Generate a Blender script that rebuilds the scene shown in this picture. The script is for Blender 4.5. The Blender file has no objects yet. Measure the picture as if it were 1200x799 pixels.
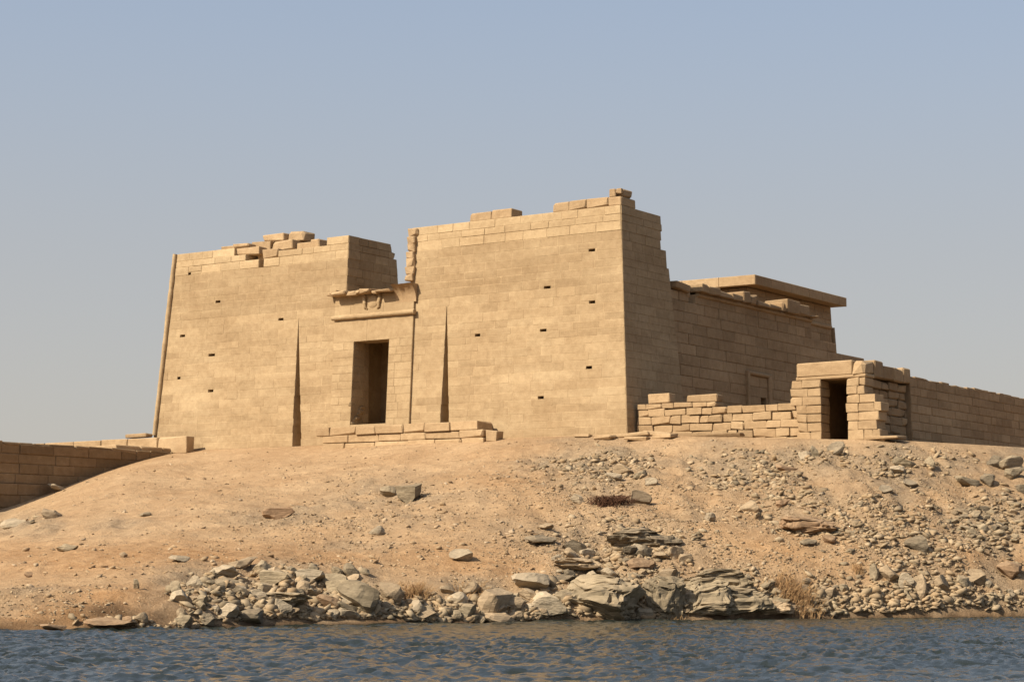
import bpy, bmesh, math, random
import numpy as np
from mathutils import Vector, Matrix

# ------------------------------------------------------------------ camera, sky, sun, exposure
S = bpy.context.scene
COL = S.collection
EYE = 2.5
PITCH = math.radians(6.1947)
F = 2400.0                                   # focal length in pixels of a 1200 pixel wide frame
cam = bpy.data.cameras.new('camera')
cam.sensor_fit = 'HORIZONTAL'; cam.sensor_width = 36.0; cam.lens = 36.0 * F / 1200.0
cam.clip_start = 0.5; cam.clip_end = 20000
camo = bpy.data.objects.new('camera', cam); COL.objects.link(camo)
camo.location = (0, 0, EYE); camo.rotation_euler = (math.radians(90) + PITCH, 0, 0)
S.camera = camo

SUN_EL = math.radians(40)
SUN_DIR = Vector((-math.cos(math.radians(36)) * math.cos(SUN_EL), -math.sin(math.radians(36)) * math.cos(SUN_EL), math.sin(SUN_EL)))
sun = bpy.data.lights.new('sun', 'SUN'); sun.energy = 5.0; sun.angle = math.radians(0.6); sun.color = (1.0, 0.905, 0.75)
suno = bpy.data.objects.new('sun', sun); COL.objects.link(suno)
suno.rotation_euler = (-SUN_DIR).to_track_quat('-Z', 'Y').to_euler(); suno.location = (-60, -40, 60)

world = bpy.data.worlds.new('World'); S.world = world; world.use_nodes = True
wn = world.node_tree.nodes; wl = world.node_tree.links; wn.clear()
sky = wn.new('ShaderNodeTexSky'); sky.sky_type = 'NISHITA'; sky.sun_disc = False
sky.sun_elevation = SUN_EL; sky.sun_rotation = math.atan2(SUN_DIR.x, SUN_DIR.y)
sky.air_density = 1.0; sky.dust_density = 3.0; sky.ozone_density = 1.0; sky.altitude = 100
bg = wn.new('ShaderNodeBackground'); bg.inputs['Strength'].default_value = 0.135
wo = wn.new('ShaderNodeOutputWorld')
# dusty desert air: the clear sky fades into pale grey dust towards the horizon
wtc = wn.new('ShaderNodeTexCoord'); wsx = wn.new('ShaderNodeSeparateXYZ'); wl.new(wtc.outputs['Generated'], wsx.inputs[0])
wrp = wn.new('ShaderNodeValToRGB'); wl.new(wsx.outputs['Z'], wrp.inputs[0])
wrp.color_ramp.interpolation = 'EASE'
els = wrp.color_ramp.elements
els[0].position = 0.0; els[0].color = (.95, .95, .95, 1); els[1].position = .5; els[1].color = (.45, .45, .45, 1)
e_ = els.new(.13); e_.color = (.90, .90, .90, 1); e_ = els.new(.28); e_.color = (.75, .75, .75, 1)
wdr = wn.new('ShaderNodeValToRGB'); wl.new(wsx.outputs['Z'], wdr.inputs[0])
wdr.color_ramp.elements[0].position = .06; wdr.color_ramp.elements[0].color = (2.56, 2.43, 2.24, 1)
wdr.color_ramp.elements[1].position = .27; wdr.color_ramp.elements[1].color = (1.80, 2.06, 2.48, 1)
wmx = wn.new('ShaderNodeMix'); wmx.data_type = 'RGBA'
wl.new(wrp.outputs[0], wmx.inputs[0]); wl.new(sky.outputs[0], wmx.inputs[6]); wl.new(wdr.outputs[0], wmx.inputs[7])
wl.new(wmx.outputs[2], bg.inputs['Color']); wl.new(bg.outputs[0], wo.inputs['Surface'])

S.view_settings.view_transform = 'Standard'; S.view_settings.look = 'None'
S.view_settings.gamma = 1.0; S.view_settings.exposure = 0.6; S.view_settings.use_curve_mapping = False
S.render.engine = 'CYCLES'
S.cycles.max_bounces = 6; S.cycles.diffuse_bounces = 4
S.cycles.use_denoising = True

rng = np.random.default_rng(7)
random.seed(7)

# ------------------------------------------------------------------ noise
def _hash(ix, iy, seed):
    h = (ix.astype(np.int64) * 374761393 + iy.astype(np.int64) * 668265263 + seed * 974711) & 0x7fffffff
    h = ((h ^ (h >> 13)) * 1274126177) & 0x7fffffff
    h = (h ^ (h >> 16)) & 0xffff
    return h / 65535.0
def vnoise(x, y, seed=0):
    x = np.asarray(x, float); y = np.asarray(y, float)
    ix = np.floor(x); iy = np.floor(y); fx = x - ix; fy = y - iy
    fx = fx * fx * fx * (fx * (fx * 6 - 15) + 10); fy = fy * fy * fy * (fy * (fy * 6 - 15) + 10)
    a = _hash(ix, iy, seed); b = _hash(ix + 1, iy, seed); c = _hash(ix, iy + 1, seed); d = _hash(ix + 1, iy + 1, seed)
    return (a + (b - a) * fx) * (1 - fy) + (c + (d - c) * fx) * fy - 0.5
def fbm(x, y, seed=0, oct=4, gain=0.5):
    r = 0; a = 1.0
    for k in range(oct):
        r = r + a * vnoise(x * (1.97 ** k) + 13.1 * k, y * (1.97 ** k) - 7.7 * k, seed + k); a *= gain
    return r

# ------------------------------------------------------------------ mesh helpers
class MB:
    def __init__(self): self.v = []; self.f = []; self.t = []
    def add(self, verts, faces, tint=(1, .5, 0)):
        n = len(self.v); self.v.extend([tuple(p) for p in verts])
        for fa in faces: self.f.append([i + n for i in fa]); self.t.append(tint)
    def hexa(self, P, tint=(1, .5, 0)):
        """P: 4 bottom points (ccw seen from above) then the 4 above them"""
        self.add(P, [(3, 2, 1, 0), (4, 5, 6, 7), (0, 1, 5, 4), (1, 2, 6, 5), (2, 3, 7, 6), (3, 0, 4, 7)], tint)
    def box(self, x0, x1, y0, y1, z0, z1, tint=(1, .5, 0)):
        self.hexa([(x0, y0, z0), (x1, y0, z0), (x1, y1, z0), (x0, y1, z0), (x0, y0, z1), (x1, y0, z1), (x1, y1, z1), (x0, y1, z1)], tint)
    def block(self, c, dims, rot=(0, 0, 0), chamfer=.04, jit=.02, tint=(1, .5, 0), r=random):
        """a worn squared stone: chamfered, slightly irregular"""
        hx, hy, hz = [d * .5 for d in dims]; ch = min(chamfer, hx * .5, hy * .5, hz * .5)
        pts = []
        for sx in (-1, 1):
            for sy in (-1, 1):
                for sz in (-1, 1):
                    jx, jy, jz = [r.uniform(-jit, jit) for _ in range(3)]
                    k = ch * (r.uniform(.4, 1.7) if r.random() > .14 else r.uniform(3, 6)); k = min(k, hx * .6, hy * .6, hz * .6)
                    for q in ((sx * (hx - k), sy * (hy - k), sz * hz), (sx * (hx - k), sy * hy, sz * (hz - k)), (sx * hx, sy * (hy - k), sz * (hz - k))):
                        pts.append((q[0] + jx, q[1] + jy, q[2] + jz))
        M = Matrix.Rotation(rot[2], 3, 'Z') @ Matrix.Rotation(rot[1], 3, 'Y') @ Matrix.Rotation(rot[0], 3, 'X')
        bm = bmesh.new()
        for q in pts: bm.verts.new(M @ Vector(q) + Vector(c))
        res = bmesh.ops.convex_hull(bm, input=bm.verts)
        loose = [g for g in res['geom_interior'] if isinstance(g, bmesh.types.BMVert)]
        if loose: bmesh.ops.delete(bm, geom=loose, context='VERTS')
        bmesh.ops.recalc_face_normals(bm, faces=bm.faces)
        bm.verts.index_update()
        self.add([v.co.copy() for v in bm.verts], [[v.index for v in f.verts] for f in bm.faces], tint); bm.free()
    def tube(self, pts, rads, n=10, tint=(1, .5, 0)):
        rings = []
        for i, p in enumerate(pts):
            a = Vector(pts[max(i - 1, 0)]); b = Vector(pts[min(i + 1, len(pts) - 1)]); d = (b - a).normalized()
            u = d.orthogonal().normalized()
            if abs(d.z) < .9: u = Vector((0, 0, 1)).cross(d).normalized()
            w = d.cross(u); rings.append([Vector(p) + (u * math.cos(6.2832 * k / n) + w * math.sin(6.2832 * k / n)) * rads[i] for k in range(n)])
        vs = [q for rg in rings for q in rg]; fs = []
        for i in range(len(pts) - 1):
            for k in range(n): fs.append((i * n + k, i * n + (k + 1) % n, (i + 1) * n + (k + 1) % n, (i + 1) * n + k))
        fs.append(tuple(reversed(range(n)))); fs.append(tuple(range((len(pts) - 1) * n, len(pts) * n)))
        self.add(vs, fs, tint)
    def build(self, name, mat, parent=None, offset=(0, 0, 0), smooth=False):
        me = bpy.data.meshes.new(name)
        o = Vector(offset)
        me.from_pydata([tuple(Vector(p) - o) for p in self.v], [], self.f)
        at = me.attributes.new('tint', 'FLOAT_COLOR', 'FACE')
        at.data.foreach_set('color', np.array([(t[0], t[1], t[2], 1.0) for t in self.t], np.float32).ravel())
        me.materials.append(mat); me.update()
        if smooth: me.polygons.foreach_set('use_smooth', [True] * len(me.polygons))
        ob = bpy.data.objects.new(name, me); COL.objects.link(ob)
        if parent: ob.parent = parent
        return ob
def tag(o, label=None, cat=None, group=None, kind=None):
    if label: o['label'] = label
    if cat: o['category'] = cat
    if group: o['group'] = group
    if kind: o['kind'] = kind
    return o

# ------------------------------------------------------------------ materials
def nodes_of(name):
    m = bpy.data.materials.new(name); m.use_nodes = True
    nt = m.node_tree; b = nt.nodes['Principled BSDF']; return m, nt, b
def N(nt, typ, **kw):
    n = nt.nodes.new(typ)
    for k, v in kw.items():
        if k in n.inputs: n.inputs[k].default_value = v
        else: setattr(n, k, v)
    return n
def mixrgb(nt, blend, fac, a, b):
    n = nt.nodes.new('ShaderNodeMix'); n.data_type = 'RGBA'; n.blend_type = blend
    for idx, val in ((0, fac), (6, a), (7, b)):
        if hasattr(val, 'is_output'): nt.links.new(val, n.inputs[idx])
        else: n.inputs[idx].default_value = (val if idx == 0 or len(val) == 4 else (*val, 1))
    return n.outputs[2]
def ramp(nt, src, lo, hi, a=(0, 0, 0, 1), b=(1, 1, 1, 1)):
    r = nt.nodes.new('ShaderNodeValToRGB'); r.color_ramp.elements[0].position = lo; r.color_ramp.elements[1].position = hi
    r.color_ramp.elements[0].color = a; r.color_ramp.elements[1].color = b
    nt.links.new(src, r.inputs[0]); return r.outputs[0]
def noise(nt, co, scale, detail=4, rough=.55):
    n = N(nt, 'ShaderNodeTexNoise', Scale=scale, Detail=detail, Roughness=rough); nt.links.new(co, n.inputs['Vector']); return n.outputs['Fac']

def sandstone(name, ca, cb, bump=.5, mottle=1.0):
    """tint.r: brightness of the single stone, tint.g: pale (1) to brown (0) stone"""
    m, nt, b = nodes_of(name); L = nt.links
    co = nt.nodes.new('ShaderNodeTexCoord').outputs['Object']
    at = nt.nodes.new('ShaderNodeAttribute'); at.attribute_name = 'tint'
    sp = nt.nodes.new('ShaderNodeSeparateColor'); L.new(at.outputs['Color'], sp.inputs[0])
    mp = N(nt, 'ShaderNodeMapping'); mp.inputs['Scale'].default_value = (.35, .35, 1.3); L.new(co, mp.inputs['Vector'])
    n1 = noise(nt, mp.outputs[0], .55, 5, .6)
    n2 = noise(nt, co, 2.6, 5, .65)
    n3 = noise(nt, co, 22, 4, .6)
    n0 = noise(nt, co, .17, 5, .6)
    base = mixrgb(nt, 'MIX', sp.outputs[1], ca, cb)
    base = mixrgb(nt, 'MULTIPLY', 1.0, base, ramp(nt, n1, .3, .7, (.84, .80, .76, 1), (1.1, 1.1, 1.1, 1)))
    base = mixrgb(nt, 'MULTIPLY', .8 * mottle, base, ramp(nt, n2, .25, .75, (.78, .74, .70, 1), (1.15, 1.15, 1.15, 1)))
    base = mixrgb(nt, 'MULTIPLY', .6, base, ramp(nt, n3, .3, .7, (.82, .8, .78, 1), (1.12, 1.12, 1.12, 1)))
    base = mixrgb(nt, 'MULTIPLY', .55, base, ramp(nt, n0, .36, .64, (.88, .84, .80, 1), (1.06, 1.06, 1.06, 1)))
    br = nt.nodes.new('ShaderNodeVectorMath'); br.operation = 'SCALE'; L.new(base, br.inputs[0]); L.new(sp.outputs[0], br.inputs['Scale'])
    L.new(br.outputs[0], b.inputs['Base Color'])
    b.inputs['Roughness'].default_value = .92; b.inputs['Specular IOR Level'].default_value = .15
    hh = N(nt, 'ShaderNodeMath', operation='MULTIPLY_ADD'); L.new(n3, hh.inputs[0]); hh.inputs[1].default_value = .35; L.new(n2, hh.inputs[2])
    bp = N(nt, 'ShaderNodeBump', Strength=bump, Distance=.08); L.new(hh.outputs[0], bp.inputs['Height']); L.new(bp.outputs[0], b.inputs['Normal'])
    return m
M_STONE = sandstone('sandstone_ashlar', (.284, .203, .115), (.371, .279, .166), .35)
M_ROUGH = sandstone('sandstone_weathered', (.262, .180, .101), (.362, .262, .154), .6, 1.0)

def rock_mat(name, ca, cb, bump=.8):
    m, nt, b = nodes_of(name); L = nt.links
    co = nt.nodes.new('ShaderNodeTexCoord').outputs['Object']
    oi = nt.nodes.new('ShaderNodeObjectInfo')
    add = N(nt, 'ShaderNodeVectorMath', operation='ADD'); L.new(co, add.inputs[0])
    sc = N(nt, 'ShaderNodeVectorMath', operation='SCALE'); L.new(oi.outputs['Location'], sc.inputs[0]); sc.inputs['Scale'].default_value = 1.0
    L.new(sc.outputs[0], add.inputs[1])
    mp = N(nt, 'ShaderNodeMapping'); mp.inputs['Scale'].default_value = (1, 1, 3.2); mp.inputs['Rotation'].default_value = (.25, .2, 0); L.new(add.outputs[0], mp.inputs['Vector'])
    n1 = noise(nt, mp.outputs[0], 1.6, 6, .65); n2 = noise(nt, add.outputs[0], 9, 5, .65)
    base = mixrgb(nt, 'MIX', ramp(nt, n1, .34, .66), ca, cb)
    base = mixrgb(nt, 'MULTIPLY', .85, base, ramp(nt, n2, .28, .72, (.72, .70, .68, 1), (1.18, 1.18, 1.18, 1)))
    mr = N(nt, 'ShaderNodeMapRange'); L.new(oi.outputs['Random'], mr.inputs[0]); mr.inputs[3].default_value = .74; mr.inputs[4].default_value = 1.2
    br = nt.nodes.new('ShaderNodeVectorMath'); br.operation = 'SCALE'; L.new(base, br.inputs[0]); L.new(mr.outputs[0], br.inputs['Scale'])
    ge = nt.nodes.new('ShaderNodeNewGeometry'); sz = nt.nodes.new('ShaderNodeSeparateXYZ'); L.new(ge.outputs['Normal'], sz.inputs[0])
    up = N(nt, 'ShaderNodeMapRange'); L.new(sz.outputs['Z'], up.inputs[0]); up.inputs[1].default_value = .35; up.inputs[2].default_value = .95
    du = N(nt, 'ShaderNodeMath', operation='MULTIPLY'); L.new(up.outputs[0], du.inputs[0]); L.new(ramp(nt, n2, .35, .6, (.05, .05, .05, 1), (.34, .34, .34, 1)), du.inputs[1])
    dust = mixrgb(nt, 'MIX', du.outputs[0], br.outputs[0], (.36, .255, .145))
    L.new(dust, b.inputs['Base Color'])
    b.inputs['Roughness'].default_value = .9; b.inputs['Specular IOR Level'].default_value = .2
    hh = N(nt, 'ShaderNodeMath', operation='MULTIPLY_ADD'); L.new(n2, hh.inputs[0]); hh.inputs[1].default_value = .3; L.new(n1, hh.inputs[2])
    bp = N(nt, 'ShaderNodeBump', Strength=bump, Distance=.12); L.new(hh.outputs[0], bp.inputs['Height']); L.new(bp.outputs[0], b.inputs['Normal'])
    return m
M_ROCK = dict(grey=rock_mat('rock_grey', (.175, .137, .086), (.320, .252, .162)),
              tan=rock_mat('rock_tan', (.225, .163, .099), (.345, .257, .161)),
              pale=rock_mat('rock_pale', (.285, .226, .150), (.395, .318, .218)),
              brown=rock_mat('rock_brown', (.20, .125, .07), (.31, .20, .115)),
              dark=rock_mat('rock_dark', (.115, .09, .06), (.215, .172, .115)))  # darkest tone: part of it is shadow on the rocks put into their colour

def ground_mat():
    """mask.r stony grey, mask.g orange earth, mask.b wet rim at the water"""
    m, nt, b = nodes_of('desert_sand'); L = nt.links
    co = nt.nodes.new('ShaderNodeTexCoord').outputs['Object']
    at = nt.nodes.new('ShaderNodeAttribute'); at.attribute_name = 'mask'
    sp = nt.nodes.new('ShaderNodeSeparateColor'); L.new(at.outputs['Color'], sp.inputs[0])
    n1 = noise(nt, co, .22, 6, .62); n2 = noise(nt, co, 1.7, 6, .66); n3 = noise(nt, co, 9, 5, .7); n4 = noise(nt, co, 34, 3, .7)
    sand = mixrgb(nt, 'MIX', ramp(nt, n1, .35, .65), (.352, .230, .126), (.446, .308, .178))
    og = mixrgb(nt, 'MIX', ramp(nt, n2, .35, .65), (.318, .178, .080), (.395, .240, .120))
    base = mixrgb(nt, 'MIX', sp.outputs[1], sand, og)
    gr = mixrgb(nt, 'MIX', ramp(nt, n3, .38, .62), (.21, .155, .098), (.33, .25, .162))
    base = mixrgb(nt, 'MIX', sp.outputs[0], base, gr)
    base = mixrgb(nt, 'MULTIPLY', .8, base, ramp(nt, n2, .28, .72, (.80, .76, .72, 1), (1.14, 1.14, 1.14, 1)))
    base = mixrgb(nt, 'MULTIPLY', .7, base, ramp(nt, n3, .28, .72, (.80, .78, .75, 1), (1.14, 1.14, 1.14, 1)))
    base = mixrgb(nt, 'MULTIPLY', .5, base, ramp(nt, n4, .3, .62, (.72, .70, .68, 1), (1.1, 1.1, 1.1, 1)))
    base = mixrgb(nt, 'MIX', sp.outputs[2], base, (.075, .045, .024))
    L.new(base, b.inputs['Base Color'])
    b.inputs['Roughness'].default_value = .95; b.inputs['Specular IOR Level'].default_value = .1
    h1 = N(nt, 'ShaderNodeMath', operation='MULTIPLY_ADD'); L.new(n3, h1.inputs[0]); h1.inputs[1].default_value = .5; L.new(n2, h1.inputs[2])
    h2 = N(nt, 'ShaderNodeMath', operation='MULTIPLY_ADD'); L.new(n4, h2.inputs[0]); h2.inputs[1].default_value = .22; L.new(h1.outputs[0], h2.inputs[2])
    bp = N(nt, 'ShaderNodeBump', Strength=.85, Distance=.2); L.new(h2.outputs[0], bp.inputs['Height']); L.new(bp.outputs[0], b.inputs['Normal'])
    return m
M_GROUND = ground_mat()

def water_mat():
    m, nt, b = nodes_of('lake_water'); L = nt.links
    co = nt.nodes.new('ShaderNodeTexCoord').outputs['Object']
    n1 = noise(nt, co, 5.0, 4, .6)
    b.inputs['Base Color'].default_value = (.018, .022, .018, 1); b.inputs['Roughness'].default_value = .10; b.inputs['IOR'].default_value = 1.333; b.inputs['Specular IOR Level'].default_value = .40
    bp = N(nt, 'ShaderNodeBump', Strength=.5, Distance=.06); L.new(n1, bp.inputs['Height']); L.new(bp.outputs[0], b.inputs['Normal'])
    return m
M_WATER = water_mat()

def plain_mat(name, ca, cb, rough=.9):
    m, nt, b = nodes_of(name)
    co = nt.nodes.new('ShaderNodeTexCoord').outputs['Object']
    nt.links.new(mixrgb(nt, 'MIX', ramp(nt, noise(nt, co, 6, 4), .35, .65), ca, cb), b.inputs['Base Color'])
    b.inputs['Roughness'].default_value = rough; b.inputs['Specular IOR Level'].default_value = .1
    return m
M_STRAW = plain_mat('dry_stems', (.30, .17, .08), (.42, .27, .13))
M_TWIG = plain_mat('dead_brush', (.07, .035, .02), (.14, .075, .045))
M_IRON = plain_mat('old_iron', (.03, .02, .015), (.06, .04, .03))

# ------------------------------------------------------------------ terrain (world heights in metres)
SP, CP = math.sin(PITCH), math.cos(PITCH)
def bearing(px, py):
    v = (399.5 - py) / F; den = CP - SP * v
    return (px - 600) / F / den, (SP + CP * v) / den        # x per metre of depth, height per metre of depth
SHORE = np.array([(-400, 743), (-100, 739.5), (0, 738), (100, 737), (200, 735.5), (300, 732), (400, 730), (500, 728.5), (600, 727), (700, 725.5), (800, 724.5), (900, 723.5), (1000, 722.5), (1100, 722), (1200, 721), (1600, 718)], float)
CREST = np.array([(-500, 690, 108), (-200, 640, 121), (-60, 612, 128), (0, 597, 130.5), (60, 577, 134), (100, 560, 136.7), (140, 546.5, 139.3), (180, 535, 142), (228, 526.5, 145), (342, 523, 139.6), (480, 517, 133), (600, 513, 128.5), (735, 508.5, 124.6), (850, 512, 120.8), (1012, 515, 116.4), (1045, 515.5, 116.6), (1080, 517, 117.2), (1200, 524, 120.5), (1600, 545, 130)], float)
def _smooth(xs, ys, x):
    return sum(np.interp(x + d, xs, ys) for d in (-28, -14, 0, 14, 28)) / 5.0
QT = np.linspace(0, 1, 400); TT = .13 * QT + .87 * QT ** 2.1      # share of the climb against share of the way in
def terrain_base(X, Y):
    c = 600 + 2405.0 * X / np.maximum(Y, 20.0)
    c = np.clip(c, -490, 1590)
    ys = _smooth(SHORE[:, 0], SHORE[:, 1], c); Ys = EYE * F / (ys - 660.0) * .999
    yc = _smooth(CREST[:, 0], CREST[:, 1], c); Yc = _smooth(CREST[:, 0], CREST[:, 2], c)
    t = (Y - Ys) / (Yc - Ys)
    q = np.interp(np.clip(t, 0, 1), TT, QT)
    # the first metres of shore rise evenly instead of as a step
    y = ys + (yc - ys) * q
    v = (399.5 - y) / F
    z = EYE + np.clip(Y, Ys, Yc) * (SP + CP * v) / (CP - SP * v)
    z = np.where(t < 0, -(Ys - Y) * .3, z)
    z = np.maximum(z, -4.0)
    return z, t, c, np.where(t < 0, ys + 5, y)
def ell(c, y, L):
    m = 0
    for (cx, cy, rx, ry, s) in L:
        m = np.maximum(m, s * np.exp(-(((c - cx) / rx) ** 2 + ((y - cy) / ry) ** 2) ** 1.5))
    return m
STONY = [(690, 552, 95, 40, .85), (850, 545, 60, 28, .9), (960, 548, 120, 34, .75), (1045, 560, 40, 50, .85), (1110, 545, 60, 26, .75), (1190, 545, 40, 28, .7),
         (930, 600, 170, 42, .5), (1000, 610, 80, 45, .7), (1165, 605, 70, 42, .9), (720, 635, 120, 34, .75), (1060, 650, 80, 60, .6), (830, 700, 110, 45, .85), (1000, 705, 250, 28, .8),
         (330, 700, 160, 45, .85), (560, 705, 170, 34, .8), (20, 614, 60, 18, .7), (330, 603, 70, 16, .6), (140, 612, 40, 10, .5), (450, 585, 110, 40, .35), (560, 600, 160, 40, .3), (40, 706, 75, 16, .6), (720, 690, 100, 40, .8), (420, 640, 60, 14, .3), (1150, 690, 80, 40, .55)]
ORANGE = [(250, 655, 380, 26, .8), (130, 715, 110, 20, 1.3), (180, 708, 50, 16, 1.3), (40, 730, 80, 12, .9), (620, 560, 60, 40, .55), (900, 580, 130, 60, .5), (930, 625, 90, 40, .7), (1100, 655, 140, 40, .75), (560, 655, 120, 22, .75), (1080, 570, 120, 40, .45), (800, 660, 120, 60, .35)]
def terrain(X, Y):
    z, t, c, y = terrain_base(X, Y)
    st = np.clip(ell(c, y, STONY) + .6 * fbm(X * .5, Y * .35, 41, 4), 0, 1) * np.clip(ell(c, y, STONY) * 3, 0, 1)
    fade = np.clip((1.0 - t) * 7, 0, 1) * np.clip((t + .05) * 14, .12, 1)
    trk = .16 * (1 - np.abs(fbm(X * .10 + 3, Y * .42 + .06 * X, 71, 3)) * 2.6) * (1 - .6 * st)
    gul = -.22 * np.clip(1 - np.abs(fbm(X * .33 + .05 * Y, Y * .10, 81, 3)) * 5, 0, 1)
    wild = np.clip(.35 + st * 1.3, 0, 1.6)
    lft = np.clip((c - 480) / 300, 0, 1); trk = trk * (.35 + .65 * lft); gul = gul * (.15 + .85 * lft)
    d = (.42 * fbm(X * .16, Y * .13, 3, 3) + .30 * wild * fbm(X * .55, Y * .45, 11, 3) + .17 * wild * fbm(X * 1.7, Y * 1.4, 21, 3, .6) + .05 * fbm(X * 4.1, Y * 4.1, 31, 2) + trk + gul)
    # bank: a low eroded step behind the waterline on the left
    bank = np.exp(-((c - 110) / 150) ** 2) * np.clip((t - .004) / .012, 0, 1) * .16 * np.clip(1.2 - t * 6, 0, 1)
    return z + d * fade + bank, t, c, y, st
def ground_z(x, y):
    return float(terrain(np.array([x]), np.array([y]))[0][0])
def spot(px, py):
    """world point of the slope that lies in the direction (px, py)"""
    px = np.atleast_1d(np.asarray(px, float)); py = np.atleast_1d(np.asarray(py, float))
    ys = _smooth(SHORE[:, 0], SHORE[:, 1], px); Ys = EYE * F / (ys - 660.0)
    yc = _smooth(CREST[:, 0], CREST[:, 1], px); Yc = _smooth(CREST[:, 0], CREST[:, 2], px)
    q = np.clip((ys - py) / (ys - yc), 0, 1); Y = Ys + (Yc - Ys) * np.interp(q, QT, TT)
    X = bearing(px, py)[0] * Y
    return X, Y, terrain(X, Y)[0]

def axis(lo, a, b, hi, step):
    mid = np.arange(a, b, step)
    left = [a]; s = step
    while left[-1] > lo: s *= 1.35; left.append(left[-1] - s)
    right = [b]; s = step
    while right[-1] < hi: s *= 1.35; right.append(right[-1] + s)
    return np.array(left[1:][::-1] + list(mid) + right)
def grid_mesh(name, xs, ys, Z, mat, attr=None, kind='structure'):
    nx, ny = len(xs), len(ys)
    XX, YY = np.meshgrid(xs, ys)
    co = np.stack([XX, YY, Z], -1).reshape(-1, 3)
    i = (np.arange(ny - 1)[:, None] * nx + np.arange(nx - 1)[None, :]).ravel()
    q = np.stack([i, i + 1, i + 1 + nx, i + nx], 1)
    me = bpy.data.meshes.new(name); me.vertices.add(len(co)); me.vertices.foreach_set('co', co.astype(np.float32).ravel())
    me.loops.add(q.size); me.loops.foreach_set('vertex_index', q.astype(np.int32).ravel())
    me.polygons.add(len(q)); me.polygons.foreach_set('loop_start', np.arange(0, q.size, 4, dtype=np.int32)); me.polygons.foreach_set('loop_total', np.full(len(q), 4, np.int32))
    me.polygons.foreach_set('use_smooth', np.ones(len(q), bool))
    me.update(calc_edges=True)
    if attr is not None:
        a = me.attributes.new('mask', 'FLOAT_COLOR', 'POINT'); a.data.foreach_set('color', attr.astype(np.float32).ravel())
    me.materials.append(mat)
    o = bpy.data.objects.new(name, me); COL.objects.link(o); o['kind'] = kind
    return o
xs = axis(-420, -42, 46, 420, .2); ys = axis(40, 75, 146, 420, .2)
XX, YY = np.meshgrid(xs, ys)
Z, T_, C_, Yp, ST = terrain(XX, YY)
far = np.clip((np.hypot(XX, YY - 170) - 120) / 180, 0, 1)
Z = Z * (1 - far) + (-5) * far
OR = np.clip(ell(C_, Yp, ORANGE) + .35 * fbm(XX * .3, YY * .25, 61, 4), 0, 1)
WET = np.clip(1 - (Z - .04 + .25 * fbm(XX * 1.2, YY * 1.2, 91, 3)) / .24, 0, 1) * .9
WET = np.maximum(WET, np.clip(.62 * ell(C_, Yp, [(120, 722, 70, 9, 1), (40, 730, 70, 6, 1), (205, 724, 40, 12, .7), (1050, 719, 260, 4, .7), (560, 726, 330, 4, .8)]) + .35 * fbm(XX * .9, YY * .9, 95, 3), 0, 1) * (ell(C_, Yp, [(120, 722, 90, 12, 1), (40, 730, 90, 9, 1), (205, 724, 60, 16, 1), (1050, 719, 280, 6, 1), (560, 726, 350, 6, 1)]) > .1))
grid_mesh('hillside', xs, ys, Z, M_GROUND, np.stack([ST, OR, WET, np.ones_like(Z)], -1))

# ------------------------------------------------------------------ water
wx = axis(-9000, -30, 32, 9000, .12); wy = axis(-300, 32, 101, 9000, .13)
WX, WY = np.meshgrid(wx, wy)
amp = np.clip(1 - (np.abs(WX - 2) - 34) / 60, 0, 1) * np.clip(1 - (WY - 101) / 40, 0, 1) * np.clip((WY + 30) / 50, 0, 1)
def ridge(n): return 1 - np.abs(n) * 2
WZ = .12 * fbm(WX * .5 + .1 * WY, WY * .6, 101, 2) + .085 * ridge(fbm(WX * 1.5 + 7, WY * 1.7 + .35 * WX, 111, 2)) + .055 * ridge(fbm(WX * 3.1 - .6 * WY, WY * 3.0, 121, 2)) + .03 * fbm(WX * 5.6, WY * 5.0, 131, 2)
WZ = (WZ - .1) * amp * (.95 + 1.1 * fbm(WX * .07, WY * .05, 141, 2))
grid_mesh('lake_water', wx, wy, WZ, M_WATER)

# ------------------------------------------------------------------ temple frame: x to the right along the front, y into the building, z up from the pylon's foot
TH = math.radians(33.690)
ORG = Vector((7.0383, 125.0, 10.4302))
RT = Matrix.Rotation(-TH, 3, 'Z')
def wpt(x, y, z): return ORG + RT @ Vector((x, y, z))
def place(name, label, cat, at, group=None):
    o = bpy.data.objects.new(name, None); COL.objects.link(o); o.empty_display_size = .5
    o.location = wpt(*at); o.rotation_euler = (0, 0, -TH)
    return tag(o, label, cat, group)
def build_at(mb, name, mat, parent=None, at=(0, 0, 0), label=None, cat=None, group=None):
    o = mb.build(name, mat, parent, at)
    if parent is None: o.location = wpt(*at); o.rotation_euler = (0, 0, -TH)
    return tag(o, label, cat, group)

B = .06                                      # batter of the pylon
def rtint(r, lo=.9, hi=1.08, g=.5, gs=.35):
    return (r.uniform(lo, hi), min(1, max(0, g + r.uniform(-gs, gs))), 0)
def cap(mb, P, aa, h0, h1, proud, ch, tint, r, deep=.04, jit=.004):
    """one faced stone: aa = (a0 at h0, a1 at h0, a0 at h1, a1 at h1)"""
    a00, a10, a01, a11 = aa
    ring = [(a00, h0), (a10, h0), (a11, h1), (a01, h1)]
    ins = [(a00 + ch, h0 + ch), (a10 - ch, h0 + ch), (a11 - ch, h1 - ch), (a01 + ch, h1 - ch)]
    v = [P(a, h, -deep) for a, h in ring] + [P(a, h, proud - ch) for a, h in ring] + [P(a, h, proud + r.uniform(-jit, jit)) for a, h in ins]
    f = [(8, 9, 10, 11)]
    for k in range(4):
        j = (k + 1) % 4
        f.append((k, j, 4 + j, 4 + k)); f.append((4 + k, 4 + j, 8 + j, 8 + k))
    if mb.flip: f = [tuple(reversed(q)) for q in f]
    mb.add(v, f, tint)
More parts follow.
